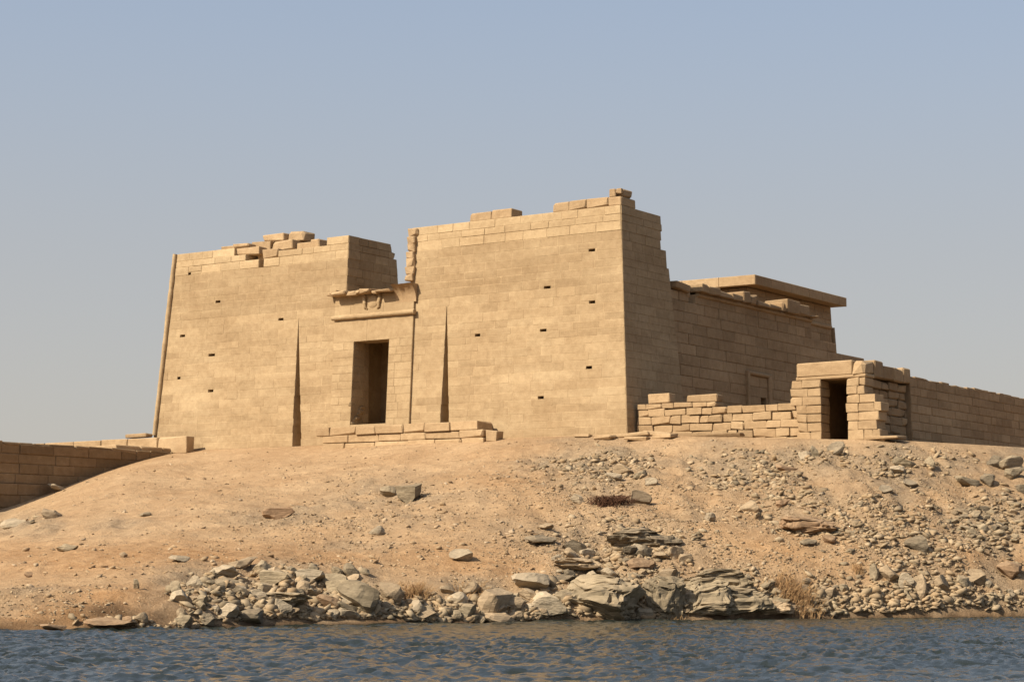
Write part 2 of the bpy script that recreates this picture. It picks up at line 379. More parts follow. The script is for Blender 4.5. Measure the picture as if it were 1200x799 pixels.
def course(mb, P, h0, h1, A0, A1, r, w=(.9, 2.0), gap=.012, proud=.02, pj=.008, ch=.014, tint=None, miss=0.0, holes=()):
    a = A0((h0 + h1) / 2); end = A1((h0 + h1) / 2); cuts = [a]
    while True:
        a += r.uniform(*w)
        if a > end - w[0] * .6: break
        cuts.append(a)
    cuts.append(end)
    for i in range(len(cuts) - 1):
        if r.random() < miss: continue
        l, rr = cuts[i], cuts[i + 1]
        first, last = i == 0, i == len(cuts) - 2
        fl0, fl1 = (A0(h0), A0(h1)) if first else (l, l); fr0, fr1 = (A1(h0), A1(h1)) if last else (rr, rr)
        g = gap * r.uniform(.5, 1.4)
        hb = h0
        for (ha, hw) in holes:               # a putlog slot is cut from the bottom of the stone it falls in
            if l < ha < rr:
                hb = h0 + .19
                for (p0, p1) in ((fl0, ha - hw / 2), (ha + hw / 2, fr0)):
                    if p1 - p0 > .1: cap(mb, P, (p0 + g, p1 - g, p0 + g, p1 - g), h0 + g, hb - .002, proud, ch, tint(r, h0), r)
        cap(mb, P, (fl0 + g, fr0 - g, fl1 + g, fr1 - g), hb + g, h1 - g, proud + r.uniform(-pj, pj), ch, tint(r, h0), r)

# ---- pylon: s runs to the LEFT of the right corner, so x = -s
def front(s, h, o): return (-s, B * h - o, h)
def right_face(d, h, o): return (-(B * h) + o, d, h)
def gap_face(d, h, o): return (-(22.4) + o, d, h)
RH = .53
_q = random.Random(4); _hs = [_q.uniform(.82, 1.2) for _ in range(27)]; _tot = sum(_hs)
HK = [0.0]
for _h in _hs: HK.append(HK[-1] + _h / _tot * 27 * RH)
def hk(k): return HK[k] if 0 <= k <= 27 else (k * RH if k < 0 else 27 * RH + (k - 27) * RH)
def back_d(h): return 7.6 - .1 * h
def course_tone(r, h):  # stone's own tone by height: pale top courses, browner weathered band below
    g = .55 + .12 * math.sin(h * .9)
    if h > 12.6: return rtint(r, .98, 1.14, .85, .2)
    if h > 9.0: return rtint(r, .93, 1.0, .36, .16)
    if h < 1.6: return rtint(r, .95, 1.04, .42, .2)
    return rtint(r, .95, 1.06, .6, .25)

pylon = place('temple_pylon', 'huge sunlit sandstone pylon with two battered towers and a central doorway', 'temple gate', (-19.7, 0, 0))
PO = (-19.7, 0, 0)
def slab(mb, s0, s1, s0t, s1t, h0, h1, depth=1.2, o=0.0, tint=(1.14, .85, 0)):
    mb.hexa([(-s1, B * h0 - o, h0), (-s0, B * h0 - o, h0), (-s0, B * h0 + depth, h0), (-s1, B * h0 + depth, h0),
             (-s1t, B * h1 - o, h1), (-s0t, B * h1 - o, h1), (-s0t, B * h1 + depth, h1), (-s1t, B * h1 + depth, h1)], tint)
def tower(sR, sL, niche, apex, slots, top, seed, tops=None, steps=(), right=right_face, side_s=None):
    r = random.Random(seed); mb = MB(); mb.flip = True; rb = MB(); rb.flip = False
    nl, nr, nc = niche                       # at the foot, closing to nc at the apex
    NR = lambda h: nr + (nc - nr) * max(0, h) / apex
    NL = lambda h: nl + (nc - nl) * max(0, h) / apex
    k = -3
    while hk(k) < top - .01:
        h0, h1 = hk(k), hk(k + 1)
        hol = [(s, w) for (s, h, w) in slots if h0 <= h < h1]
        spans = [(sR, NR), (NL, sL)] if h1 < apex + .1 else [(sR, sL)]
        lim = (tops or {}).get(k)
        if lim: spans = [((lambda h, a=a: max(a, sR(h))), (lambda h, b=b: min(b, sL(h)))) for a, b in lim]
        ea, eb = r.uniform(-.05, .05), r.uniform(-.05, .05)
        if len(spans) == 2 and not lim: spans = [(sR, lambda h, e=ea: NR(h) + e * min(1, max(0, NL(h) - NR(h)))), (lambda h, e=eb: NL(h) + e * min(1, max(0, NL(h) - NR(h))), sL)]
        for A0, A1 in spans:
            inh = [q for q in hol if A0(h0) < q[0] < A1(h0)]
            lo = h0
            if inh:
                lo = h0 + .19; x = A0(h0)
                for (s, w) in sorted(inh): slab(mb, x, s - w / 2, x, s - w / 2, h0, lo); x = s + w / 2
                slab(mb, x, A1(h0), x, A1(h0), h0, lo)
                for (s, w) in inh: slab(mb, s - w / 2, s + w / 2, s - w / 2, s + w / 2, h0, lo, 1.2, -.7)
            slab(mb, A0(lo), A1(lo), A0(h1), A1(h1), lo, h1)
            big = h0 > 12.6
            course(mb, front, h0, h1, A0, A1, r, (.95, 2.1), .014 if big else .014, .026 if big else .010, .016 if big else .007, .022 if big else .008, course_tone, holes=inh)
        k += 1
    # body behind the facing
    hb = steps[0][0] if steps else (top - 2 * RH if tops else top - .02)
    for a, b_, bd in steps:
        mb.hexa([(-sL(a), B * a + 1.1, a), (-sR(a), B * a + 1.1, a), (-sR(a), bd, a), (-sL(a), bd, a), (-sL(b_), B * b_ + 1.1, b_), (-sR(b_), B * b_ + 1.1, b_), (-sR(b_), bd, b_), (-sL(b_), bd, b_)], (1, .5, 0))
    mb.hexa([(-sL(-1.6), 1.1, -1.6), (-sR(-1.6), 1.1, -1.6), (-sR(-1.6), back_d(-1.6), -1.6), (-sL(-1.6), back_d(-1.6), -1.6),
             (-sL(hb), B * hb + 1.1, hb), (-sR(hb), B * hb + 1.1, hb), (-sR(hb), back_d(hb), hb), (-sL(hb), back_d(hb), hb)], (1, .5, 0))
    return mb, r

slots_r = [(2.9, 11.55, .5), (6.15, 9.6, .52), (2.75, 8.2, .5), (11.4, 6.95, .42), (6.35, 6.85, .5), (2.9, 4.35, .5), (6.3, 2.85, .6)]
slots_l = [(36.95, 12.75, .42), (34.0, 10.55, .48), (37.2, 8.6, .48), (28.05, 8.9, .5), (34.3, 6.95, .6), (37.4, 5.25, .48), (34.2, 4.35, .5)]
# right tower
sRr = lambda h: B * h + .02
sLr = lambda h: 17.0
mb, r = tower(sRr, sLr, (14.13, 13.33, 13.95), 9.2, slots_r, 27 * RH, 101, steps=[(10.9, hk(22), 6.3), (hk(22), hk(23), 6.24), (hk(23), hk(24), 5.62), (hk(24), hk(25), 5.78), (hk(25), hk(26), 5.9), (hk(26), 27 * RH - .02, 5.86)])
# its shaded right side, in view
k = -3
while k < 27:
    h0, h1 = hk(k), hk(k + 1)
    mb.flip = False
    f0 = lambda h: B * h + .012
    if k >= 23: f1 = lambda h, k=k: (5.62, 5.78, 5.9, 5.86)[k - 23]
    elif h0 > 10.8: f1 = lambda h: 6.26
    else: f1 = lambda h: back_d(h)
    course(mb, right_face, h0, h1, f0, f1, r, (.9, 2.2), .014 if k > 22 else .005, .012, .012 if k > 22 else .003, .01, lambda r, h: rtint(r, .94, 1.02, .45, .2))
    k += 1
# upper back of the side and the ragged crown of the tower
hx0, hx1 = 23 * RH, 27 * RH
build_at(mb, 'tower', M_STONE, pylon, PO)
crown = MB(); crown.flip = True
def fblock(mb, s0, s1, d0, d1, h0, h1, r, jit=.02, ch=.04, tint=None, rz=0):
    mb.block((-(s0 + s1) / 2, (d0 + d1) / 2, (h0 + h1) / 2), (abs(s1 - s0), d1 - d0, h1 - h0), (0, 0, rz), ch, jit, tint or rtint(r, .98, 1.1, .8, .2), r)
r = random.Random(5)
for s0, s1 in ((1.82, 3.4), (3.42, 4.7), (4.72, 5.95)): fblock(crown, s0, s1, .9, 2.3, 14.33, 14.93, r)
fblock(crown, .88, 1.78, .88, 2.7, 14.33, 14.86, r); fblock(crown, .92, 1.75, 1.25, 2.45, 14.88, 15.42, r, ch=.08); fblock(crown, 1.3, 1.75, .92, 1.2, 14.88, 15.4, r)
fblock(crown, .9, 1.28, .94, 1.22, 15.06, 15.4, r)
build_at(crown, 'parapet_blocks', M_ROUGH, pylon, PO)
# left tower
sRl = lambda h: 22.4 + .0 * h
sLl = lambda h: 39.5 - .072 * h
mb, r = tower(sRl, sLl, (26.52, 25.68, 26.5), 9.03, slots_l, 27 * RH, 202,
              tops={24: [(22.4, 29.9), (30.35, 40)], 25: [(22.4, 28.6), (31.6, 40)], 26: [(22.4, 24.3), (32.7, 40)]})
mb.flip = False
for k in range(18, 27):
    h0, h1 = hk(k), hk(k + 1)
    course(mb, gap_face, h0, h1, lambda h: B * h + .012, lambda h: back_d(h) - (.0 if k < 25 else .3 * (k - 24)), r, (.9, 1.9), .014, .025, .014, .018, lambda r, h: rtint(r, .88, 1.05, .4, .3))
build_at(mb, 'tower', M_STONE, pylon, PO)
crown = MB(); crown.flip = True; r = random.Random(15)
for k, (a, b_) in ((25, (22.45, 27.0)), (26, (22.45, 24.2))):
    x = a
    while x < b_ - .3:
        w = min(r.uniform(1.0, 1.7), b_ - x); fblock(crown, x, x + w - .03, B * 13.8 + 1.15, back_d(k * RH) - (.1 if k == 25 else .4), hk(k), hk(k + 1) - .02, r, tint=rtint(r, .9, 1.04, .4, .2)); x += w
build_at(crown, 'parapet_blocks', M_ROUGH, pylon, PO)
crown = MB(); crown.flip = True
x = 33.0
while x < 38.2:
    w = min(r.uniform(1.0, 1.9), 38.3 - x); fblock(crown, x, x + w - .03, B * 13.8 + 1.15, 2.9, 25 * RH, 27 * RH + r.uniform(-.05, .06), r); x += w
x = 27.2
while x < 33.0:
    w = r.uniform(.9, 1.6); w = min(w, 33.0 - x)
    fblock(crown, x, x + w - .02, B * 13.8 + 1.3 + r.uniform(0, .5), 5.2, 13.1, 13.95 + (.3 if x > 30.4 else 0) + r.uniform(-.1, .05), r, .04, .08, rtint(r, .9, 1.05, .5, .25)); x += w
build_at(crown, 'parapet_blocks', M_ROUGH, pylon, PO)
# corner roll mouldings
t = MB()
pts = []; rad = []
for k in range(0, 27):
    h = 1.2 + k * .505
    pts.append((-(sLl(h) - .13), B * h - .08, h)); rad.append(.17 + random.uniform(-.022, .018))
t.tube(pts, rad, 12, (1.06, .75, 0)); build_at(t, 'roll_moulding', M_STONE, pylon, PO)
t = MB(); t.flip = True; r = random.Random(3)
h = 10.7
while h < 14.2:
    hh = min(14.36, h + r.uniform(.35, .62)); w = r.uniform(.56, .72)
    t.block((-(16.84 + .05 * (14 - h) + r.uniform(-.04, .04)), B * h + .12 + r.uniform(-.03, .03), (h + hh) / 2), (w, .75, hh - h + .05), (0, r.uniform(-.03, .03), r.uniform(-.08, .08)), .05, .05, rtint(r, .98, 1.08, .75, .2), r); h = hh
build_at(t, 'edge_moulding', M_ROUGH, pylon, PO)

# gateway between the towers
g = MB(); g.flip = True; r = random.Random(31)
GO = .16
def gfront(s, h, o): return (-s, B * h - o - GO, h)
def gbox(s0, s1, h0, h1, d0, d1, tint=(1.03, .6, 0)):
    b0, b1 = (B * h0 - GO, B * h1 - GO) if d0 is None else (d0, d0)
    g.hexa([(-s1, b0, h0), (-s0, b0, h0), (-s0, d1, h0), (-s1, d1, h0), (-s1, b1, h1), (-s0, b1, h1), (-s0, d1, h1), (-s1, d1, h1)], tint)
DR, DL, DT = 18.45, 21.42, 6.9
gbox(16.52, DR, -1.2, DT, None, 1.9); gbox(DL, 23.18, -1.2, DT, None, 1.9)
gbox(16.52, 23.18, DT, 10.05, None, 1.9)
gbox(17.0, 22.4, 8.0, 10.2, 1.9, 6.9)                     # roof of the passage
gbox(17.0, 18.9, -1.2, 8.0, 4.6, 6.9); gbox(21.0, 22.4, -1.2, 8.0, 4.6, 6.9)
gbox(17.0, 22.4, -1.2, 1.28, 1.9, 6.9); gbox(DR, DL, -1.2, 1.28, None, 1.9)   # passage floor
gl = lambda r, h: rtint(r, .99, 1.06, .62, .16)
k = -1
while k < 13:
    h0, h1 = k * RH, min((k + 1) * RH, DT)
    course(g, gfront, h0, h1, lambda h: 16.53, lambda h: DR, r, (.8, 1.6), .009, .018, .005, .012, gl)
    course(g, gfront, h0, h1, lambda h: DL, lambda h: 23.17, r, (.8, 1.6), .009, .018, .005, .012, gl)
    k += 1
course(g, gfront, DT, 8.4, lambda h: 16.53, lambda h: 23.17, r, (2.9, 3.9), .006, .016, .003, .01, gl)
course(g, gfront, 8.42, 9.4, lambda h: 16.53, lambda h: 23.17, r, (2.2, 3.4), .008, .014, .004, .01, gl)
course(g, gfront, 9.4, 10.02, lambda h: 16.53, lambda h: 23.17, r, (1.4, 2.6), .01, .014, .008, .014, gl)
# jamb faces inside the doorway
g.flip = True
k = 2
while k < 13:
    course(g, lambda d, h, o: (-DL + o, d, h), k * RH, min((k + 1) * RH, DT), lambda h: B * h - GO + .02, lambda h: 1.88, r, (.7, 1.3), .012, .015, .006, .014, lambda r, h: rtint(r, .9, 1.05, .5, .3))
    k += 1
for q in range(7):                                          # worn foot of the left jamb
    fblock(g, DL - .02 - r.uniform(0, .12), DL + .25, -.05 + .2 * q % 1.2, .5 + .2 * q % 1.2, 1.2 + .22 * q, 1.5 + .22 * q, r, .05, .1, rtint(r, .85, 1.0, .4, .2))
gate_o = build_at(g, 'gateway', M_STONE, pylon, PO)
t = MB(); n = 16
pts = [(-(23.3 - 6.95 * i / n), B * 8.6 - GO - .1, 8.6 + random.uniform(-.012, .012)) for i in range(n + 1)]
t.tube(pts, [.18 + random.uniform(-.02, .012) for _ in pts], 12, (1.08, .7, 0)); build_at(t, 'roll_moulding', M_STONE, gate_o, PO)
# broken cavetto cornice
c = MB(); r = random.Random(77)
def cavetto(s0, s1, h0, h1, reach, r, jag=.1):
    n = 9; m = max(2, int((s1 - s0) / .25)); vs = []
    for i in range(m + 1):
        s = s0 + (s1 - s0) * i / m; re = reach * (1 - jag * r.random()); ht = h1 - jag * .6 * r.random(); hb = h0 + jag * 1.5 * r.random()
        for j in range(n + 1):
            u = j / n; hh = hb + (ht - hb) * u; vs.append((-s, B * hh - GO - .02 - re * (u ** 2.4), hh))
        vs.append((-s, B * ht + .9, ht)); vs.append((-s, B * hb + .3, hb))
    w = n + 3; fs = []
    for i in range(m):
        for j in range(w): fs.append((i * w + j, (i + 1) * w + j, (i + 1) * w + (j + 1) % w, i * w + (j + 1) % w))
    fs.append(tuple(reversed(range(w)))); fs.append(tuple(range(m * w, (m + 1) * w)))
    c.add(vs, fs, rtint(r, 1.0, 1.08, .7, .2))
cavetto(16.35, 18.0, 9.25, 10.5, .72, r); cavetto(21.75, 23.35, 9.75, 10.35, .5, r, .3)
x = 18.0
while x < 21.9:
    w = r.uniform(.4, 1.3); hh = r.uniform(.22, .4)
    c.block((-(x + w / 2), .62 - r.uniform(.0, .3), 10.03 + hh / 2), (w - .03, 1.5, hh), (r.uniform(-.04, .1), r.uniform(-.05, .05), r.uniform(-.06, .06)), .045, .05, rtint(r, 1, 1.1, .75, .2), r); x += w
for q in range(5):
    c.block((-(22.0 + .32 * q), .1 + r.uniform(0, .3), 10.2 + r.uniform(0, .1)), (r.uniform(.35, .6), .7, .24), (0, r.uniform(-.1, .1), r.uniform(-.3, .3)), .04, .05, rtint(r, .95, 1.05, .6, .2), r)
build_at(c, 'cornice', M_ROUGH, gate_o, PO)
e = MB()
def lump(mb, cx, cy, cz, rx, ry, rz, tint=(1.05, .7, 0), nu=14, nv=8):
    vs = []; fs = []
    for j in range(nv + 1):
        ph = math.pi * j / nv
        for i in range(nu): vs.append((cx + rx * math.sin(ph) * math.cos(6.2832 * i / nu), cy + ry * math.sin(ph) * math.sin(6.2832 * i / nu), cz + rz * math.cos(ph)))
    for j in range(nv):
        for i in range(nu): fs.append((j * nu + i, (j + 1) * nu + i, (j + 1) * nu + (i + 1) % nu, j * nu + (i + 1) % nu))
    mb.add(vs, fs, tint)
lump(e, -19.95, B * 9.6 - GO - .02, 9.55, .46, .13, .46)
for sx in (-.62, .58):
    yb = B * 9.5 - GO - .03
    e.tube([(-19.95 + sx * 1.05, yb, 10.0), (-19.95 + sx * 1.1, yb - .05, 9.75), (-19.95 + sx * .98, yb - .08, 9.45), (-19.95 + sx * .95, yb - .03, 9.15), (-19.95 + sx * .7, yb, 9.05)], [.1, .14, .13, .12, .08], 8, (1.04, .7, 0))
build_at(e, 'sun_disc', M_STONE, gate_o, PO)

# ---- loose stones on the pylon tops
def stone(name, label, cat, group, s0, s1, d0, d1, h0, h1, r, rz=0, mat=None, tint=None, jit=.03, ch=.05):
    mb = MB(); mb.flip = True
    mb.block((0, 0, (h1 - h0) / 2), (abs(s1 - s0), d1 - d0, h1 - h0), (0, 0, rz), ch, jit, tint or rtint(r, .95, 1.1, .75, .25), r)
    return build_at_c(mb, name, mat or M_ROUGH, (-(s0 + s1) / 2, (d0 + d1) / 2, h0), label, cat, group)
def build_at_c(mb, name, mat, at, label, cat, group):
    o = mb.build(name, mat); o.location = wpt(*at); o.rotation_euler = (0, 0, -TH)
    return tag(o, label, cat, group)
r = random.Random(9)
stone('ashlar_block', 'squared block on the right tower top, left of a touching pair', 'stone block', 'loose blocks on the pylon towers', 10.7, 12.4, .9, 2.2, 14.315, 14.86, r, jit=.015, ch=.03)
stone('ashlar_block', 'squared block with dark end on the right tower top, right of a touching pair', 'stone block', 'loose blocks on the pylon towers', 9.1, 10.68, .9, 2.2, 14.315, 14.92, r, jit=.015, ch=.03)
filler = MB(); filler.flip = True
fblock(filler, 30.6, 32.9, 1.05, 2.6, 13.75, 14.3, r); fblock(filler, 30.0, 31.2, 1.6, 3.0, 13.3, 13.98, r)
build_at(filler, 'parapet_blocks', M_ROUGH, pylon, PO)
HEAP = 'tumbled blocks on the left tower'
for (s0, s1, d0, d1, h0, h1, rz, lab) in [
        (31.6, 33.0, 1.0, 2.4, 14.31, 14.62, 0, 'low block at the left foot of the tumbled heap on the left tower'),
        (30.4, 32.0, 1.9, 3.2, 14.0, 14.78, .1, 'upright block in the left half of the heap on the left tower'),
        (29.3, 31.4, 2.3, 4.2, 14.76, 15.32, -.06, 'long block lying topmost on the heap of the left tower'),
        (27.9, 29.25, 2.6, 4.0, 14.7, 15.38, .05, 'dark ended cube topmost at the right of the heap on the left tower'),
        (28.9, 30.3, 1.1, 2.3, 13.3, 14.0, .03, 'recessed block in the broken facing of the left tower'),
        (28.2, 30.2, 1.9, 3.4, 14.0, 14.7, -.05, 'wide block carrying the topmost stones of the heap on the left tower'),
        (26.6, 28.1, 2.2, 3.5, 13.8, 14.45, .04, 'squat block in shade low on the right of the heap on the left tower'),
        (25.7, 26.55, 1.8, 2.9, 13.8, 14.5, -.1, 'small single block just right of the heap on the left tower'),
        (32.9, 34.2, 1.1, 2.2, 14.32, 14.55, .02, 'flat slab leading up to the heap on the left tower')]:
    stone('ashlar_block', lab, 'stone block', HEAP, s0, s1, d0, d1, h0, h1, r, rz)

# ---- court wall behind the right tower, in shade
CO = (-.6, 20, 0)
court = place('court_wall', 'long shaded temple side wall of big rough blocks behind the right tower', 'temple wall', CO)
BW = .03
XC = -.62
def cface(d, h, o): return (XC - BW * h + o, d, h)
mb = MB(); mb.flip = False; r = random.Random(55)
def ctop(d):
    return float(np.interp(d, [7, 9.3, 9.6, 10.3, 10.5, 28, 28.2, 29.5, 29.6, 32.2, 32.4, 37.3], [9.7, 9.7, 9.2, 9.2, 9.75, 9.75, 9.05, 9.0, 8.5, 8.4, 8.05, 8.0]))
HC = .70
ct = lambda r, h: rtint(r, .90, 1.04, .42, .25)
k = -4
while k * HC < 9.7:
    h0, h1 = k * HC, (k + 1) * HC
    end = 37.3 if h1 <= 8.1 else (32.3 if h1 < 8.8 else 28.1)
    spans = [(6.9, end)]
    if h0 > 8.9: spans = [(6.9, 9.5), (10.4, end)]; h1 = min(h1, 9.72)
    if 2.9 < (h0 + h1) / 2 < 3.5: spans = [(6.9, 19.5), (20.3, end)]
    for a, b_ in spans:
        mb.hexa([(XC - BW * h0 - 1.9, a, h0), (XC - BW * h0, a, h0), (XC - BW * h0, b_, h0), (XC - BW * h0 - 1.9, b_, h0),
                 (XC - BW * h1 - 1.9, a, h1), (XC - BW * h1, a, h1), (XC - BW * h1, b_, h1), (XC - BW * h1 - 1.9, b_, h1)], (.9, .4, 0))
        course(mb, cface, h0, h1, lambda h: a + .01, lambda h: b_, r, (.9, 2.9), .014, .04, .018, .022, ct, miss=.01)
    k += 1
mb.box(XC - 1.9, XC - .6, 19.5, 20.3, 2.3, 3.9, (.5, .1, 0))
build_at(mb, 'wall', M_ROUGH, court, CO)
t = MB(); pts = [(XC - BW * 9.75 + .07, d, 9.72 + random.uniform(-.015, .015)) for d in np.arange(10.6, 28.6, .6)]
t.tube(pts, [.15] * len(pts), 8, (1, .5, 0)); build_at(t, 'roll_moulding', M_ROUGH, court, CO)
c = MB(); c.flip = False
d = 10.6
for (d, e, ht) in ((10.45, 11.5, 10.42), (11.55, 13.0, 10.36), (13.05, 14.9, 10.2), (14.95, 16.4, 10.24), (16.6, 17.6, 10.62), (17.65, 18.5, 10.5), (18.55, 20.4, 10.12), (20.45, 22.3, 10.1), (22.4, 22.9, 10.45), (23.2, 25.2, 10.78), (25.25, 27.0, 10.66), (27.05, 28.2, 10.0)):
    c.block((XC - .72 + r.uniform(-.05, .05), (d + e) / 2, (9.84 + ht) / 2), (1.9, e - d, ht - 9.84), (0, r.uniform(-.015, .015), r.uniform(-.02, .02)), .05, .05, ct(r, 0), r)
c.block((XC - .8, 8.3, 10.0), (1.7, 1.9, .5), (-.05, 0, .03), .05, .06, ct(r, 0), r)
c.block((XC - .8, 9.35, 9.75), (1.2, .6, .8), (.3, 0, .05), .06, .06, ct(r, 0), r)
build_at(c, 'cornice', M_ROUGH, court, CO)
t = MB()                                       # blocked side door with its little lintel roll
t.tube([(XC - BW * 4 + .09, 17.4, 5.1), (XC - BW * 4 + .09, 20.9, 5.05)], [.13, .13], 8); t.block((XC - .15, 17.5, 3.1), (.5, .5, 4.2), (0, 0, 0), .05, .02); t.block((XC - .15, 20.75, 3.1), (.5, .45, 4.2), (0, 0, 0), .05, .02)
build_at(t, 'door_frame', M_ROUGH, court, CO)
mb = MB(); mb.flip = False
mb.box(-38.3, -36.4, 6.9, 36.5, -2, 9.5, (.95, .5, 0)); mb.box(-36.4, -2.7, 36.0, 37.2, -2, 7.6, (.95, .5, 0))
build_at(mb, 'wall', M_ROUGH, court, CO, 'plain rear and far side wall of the court', None)

# ---- sanctuary roof block rising behind the court wall
SO = (-19.7, 37, 0)
sanct = place('temple_sanctuary', 'flat roofed sanctuary block with a wide overhanging slab, behind the court wall', 'temple building', SO)
mb = MB(); mb.flip = False; r = random.Random(66)
X0, X1, Y0, Y1 = -32.6, -6.95, 30.1, 45.0
def sface(d, h, o): return (X1 + .45 - .05 * h + o, d, h)
def sfront(s, h, o): return (-s, Y0 - o, h)
mb.hexa([(X0, Y0, -2), (X1 + .55, Y0, -2), (X1 + .55, Y1 + .5, -2), (X0, Y1 + .5, -2), (X0, Y0, 12.9), (X1 + .45 - .645, Y0, 12.9), (X1 - .195, Y1, 12.9), (X0, Y1, 12.9)], (.9, .4, 0))
k = 9
while k * .62 < 12.8:
    course(mb, sface, k * .62, min(12.9, (k + 1) * .62), lambda h: Y0 + .01, lambda h: Y1 + .45 - .035 * h, r, (1, 2.2), .016, .03, .012, .02, ct)
    mb.flip = True; course(mb, sfront, k * .62, min(12.9, (k + 1) * .62), lambda h: 7.2, lambda h: 32.5, r, (1, 2.2), .012, .02, .008, .016, course_tone); mb.flip = False
    k += 1
build_at(mb, 'wall', M_ROUGH, sanct, SO)
mb = MB(); mb.flip = True
mb.box(-33.4, -6.06, 29.36, 45.7, 12.96, 13.66, (1.08, .8, 0))
x = 6.0
while x < 33.3:
    w = min(r.uniform(2.2, 3.6), 33.5 - x)
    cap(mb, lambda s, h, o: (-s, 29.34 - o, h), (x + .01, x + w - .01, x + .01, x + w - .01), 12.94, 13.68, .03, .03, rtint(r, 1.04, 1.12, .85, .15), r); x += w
mb.flip = False; x = 29.3
while x < 45.6:
    w = min(r.uniform(2.2, 3.6), 45.75 - x)
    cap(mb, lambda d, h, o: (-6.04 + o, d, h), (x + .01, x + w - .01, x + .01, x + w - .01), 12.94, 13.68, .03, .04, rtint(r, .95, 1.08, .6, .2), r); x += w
build_at(mb, 'roof', M_ROUGH, sanct, SO)
t = MB(); pts = [(X1 + .45 - .05 * 11.2 + .1, d, 11.2) for d in np.arange(30.2, 45.2, .8)]
t.tube(pts, [.16] * len(pts), 8, (1.05, .6, 0)); build_at(t, 'roll_moulding', M_ROUGH, sanct, SO)
t = MB(); t.tube([(X1 + .5 - .05 * h, Y1 + .45 - .035 * h, h) for h in (-1, 3, 6, 9, 11.2)], [.2] * 5, 8, (.85, .4, 0)); build_at(t, 'roll_moulding', M_ROUGH, sanct, SO)

# ---- dry walls of separate rough blocks
def rubble_wall(mb, s0, s1, d0, d1, hs, topf, r, w=(.7, 1.7), jit=.03, leftf=None, rightf=None, miss=0.02, tint=(.94, 1.12, .72, .28)):
    """courses of blocks seen from the front; s runs left"""
    for k in range(len(hs) - 1):
        x = s0 if rightf is None else rightf(hs[k]); e = s1 if leftf is None else leftf(hs[k])
        while x < e - .15:
            ww = min(r.uniform(*w), e - x)
            if e - x - ww < .35: ww = e - x
            h0, h1 = hs[k], hs[k + 1]; tp = topf(x + ww / 2)
            if h0 < tp - .15 and r.random() > miss:
                hh = h1 - h0 - r.choice((.015, .02, .05)); dd = r.uniform(-.07, .07)
                mb.block((-(x + ww / 2), (d0 + d1) / 2 + dd, h0 + hh / 2), (ww - r.uniform(.015, .05), d1 - d0, hh), (r.uniform(-.012, .012), r.uniform(-.012, .012), r.uniform(-.02, .02)), .05, jit, rtint(r, *tint), r)
            x += ww
LO = (5.5, 1.5, -.9)
low = MB(); low.flip = True; r = random.Random(21)
rubble_wall(low, 0.03, 0, 1.0, 2.0, [-1.5, -.95, -.42, .12, .62, 1.1, 1.55], lambda s: 1.35 + .2 * (s < -10), r, leftf=lambda h: -.05, rightf=lambda h: -10.9) if False else None
def lw_top(s): return 1.8 if s < 5.8 else 1.5
for k, (h0, h1) in enumerate(zip([-1.6, -1.0, -.5, .02, .50, 1.0, 1.46], [-1.0, -.5, .02, .50, 1.0, 1.46, 1.78])):
    x = .05 + r.uniform(0, .12)
    while x < 11.0:
        w = min(r.uniform(.6, 1.55), 11.1 - x)
        if 11.1 - x - w < .4: w = 11.1 - x
        if h0 < lw_top(x + w / 2) - .2 or k < 5:
            hh = h1 - h0 - r.choice((.005, .02, .06)); dd = r.uniform(-.08, .08)
            if r.random() > .012: low.block((x + w / 2, 1.5 + dd, h0 + hh / 2), (w - r.uniform(.01, .05), 1.0, hh), (r.uniform(-.01, .01), r.uniform(-.015, .015), r.uniform(-.02, .02)), .02, .032, rtint(r, .92, 1.12, .72, .28), r)
        x += w
low.box(.1, 11.1, 1.25, 1.75, -1.6, 1.35, (.6, .3, 0))
build_at(low, 'block_wall', M_ROUGH, None, LO, 'low sunlit ruined wall of rough blocks between the right tower and the small gateway', 'wall')
r = random.Random(23)
stone('ashlar_block', 'squared pale block lying on the low wall next to the right tower', 'stone block', 'loose blocks on the low wall', -2.35, -.85, 1.1, 1.9, 1.78, 2.4, r)
stone('ashlar_block', 'flat pale slab block lying on the low wall, farther from the tower', 'stone block', 'loose blocks on the low wall', -5.6, -3.6, 1.05, 1.95, 1.78, 2.2, r, rz=.03)

# ---- small ruined gateway
GA = (13.3, 2, -.9)
small = place('ruined_gateway', 'small sunlit gateway of worn blocks with a dark doorway and heavy lintel', 'gateway', GA)
r = random.Random(33); mb = MB(); mb.flip = True
hs = [-1.6, -.9, -.32, .2, .72, 1.22, 1.72, 2.2, 2.68]
OPL, OPR = 12.72, 14.32
tn = (.95, 1.12, .75, .25)
def run(x0, x1, h0, h1, w=(.6, 1.3), d0=.5, d1=1.7, miss=0):
    x = x0
    while x < x1 - .1:
        ww = min(r.uniform(*w), x1 - x)
        if x1 - x - ww < .35: ww = x1 - x
        hh = h1 - h0 - r.choice((.004, .008, .03)); dd = r.uniform(-.03, .03)
        if r.random() >= miss: mb.block((x + ww / 2, (d0 + d1) / 2 + dd, h0 + hh / 2), (ww - r.uniform(.004, .025), d1 - d0, hh), (0, r.uniform(-.008, .008), r.uniform(-.015, .015)), .018, .026, rtint(r, *tn), r)
        x += ww
for k in range(len(hs) - 1):
    lft = [11.15, 11.15, 11.2, 11.1, 11.15, 10.75, 10.75, 10.85][k]
    run(lft, OPL, hs[k], hs[k + 1])
    rgt = [16.6, 16.35, 16.2, 16.3, 16.45, 16.1, 15.45, 15.5][k]
    run(OPR + r.uniform(-.03, .06), rgt, hs[k], hs[k + 1], (.55, 1.1))
mb.box(11.3, OPL - .1, .8, 1.65, -1.6, 2.6, (.6, .3, 0)); mb.box(OPR + .1, 15.4, .8, 1.65, -1.6, 2.6, (.6, .3, 0))
build_at(mb, 'jambs', M_ROUGH, small, GA)
mb = MB(); mb.flip = True
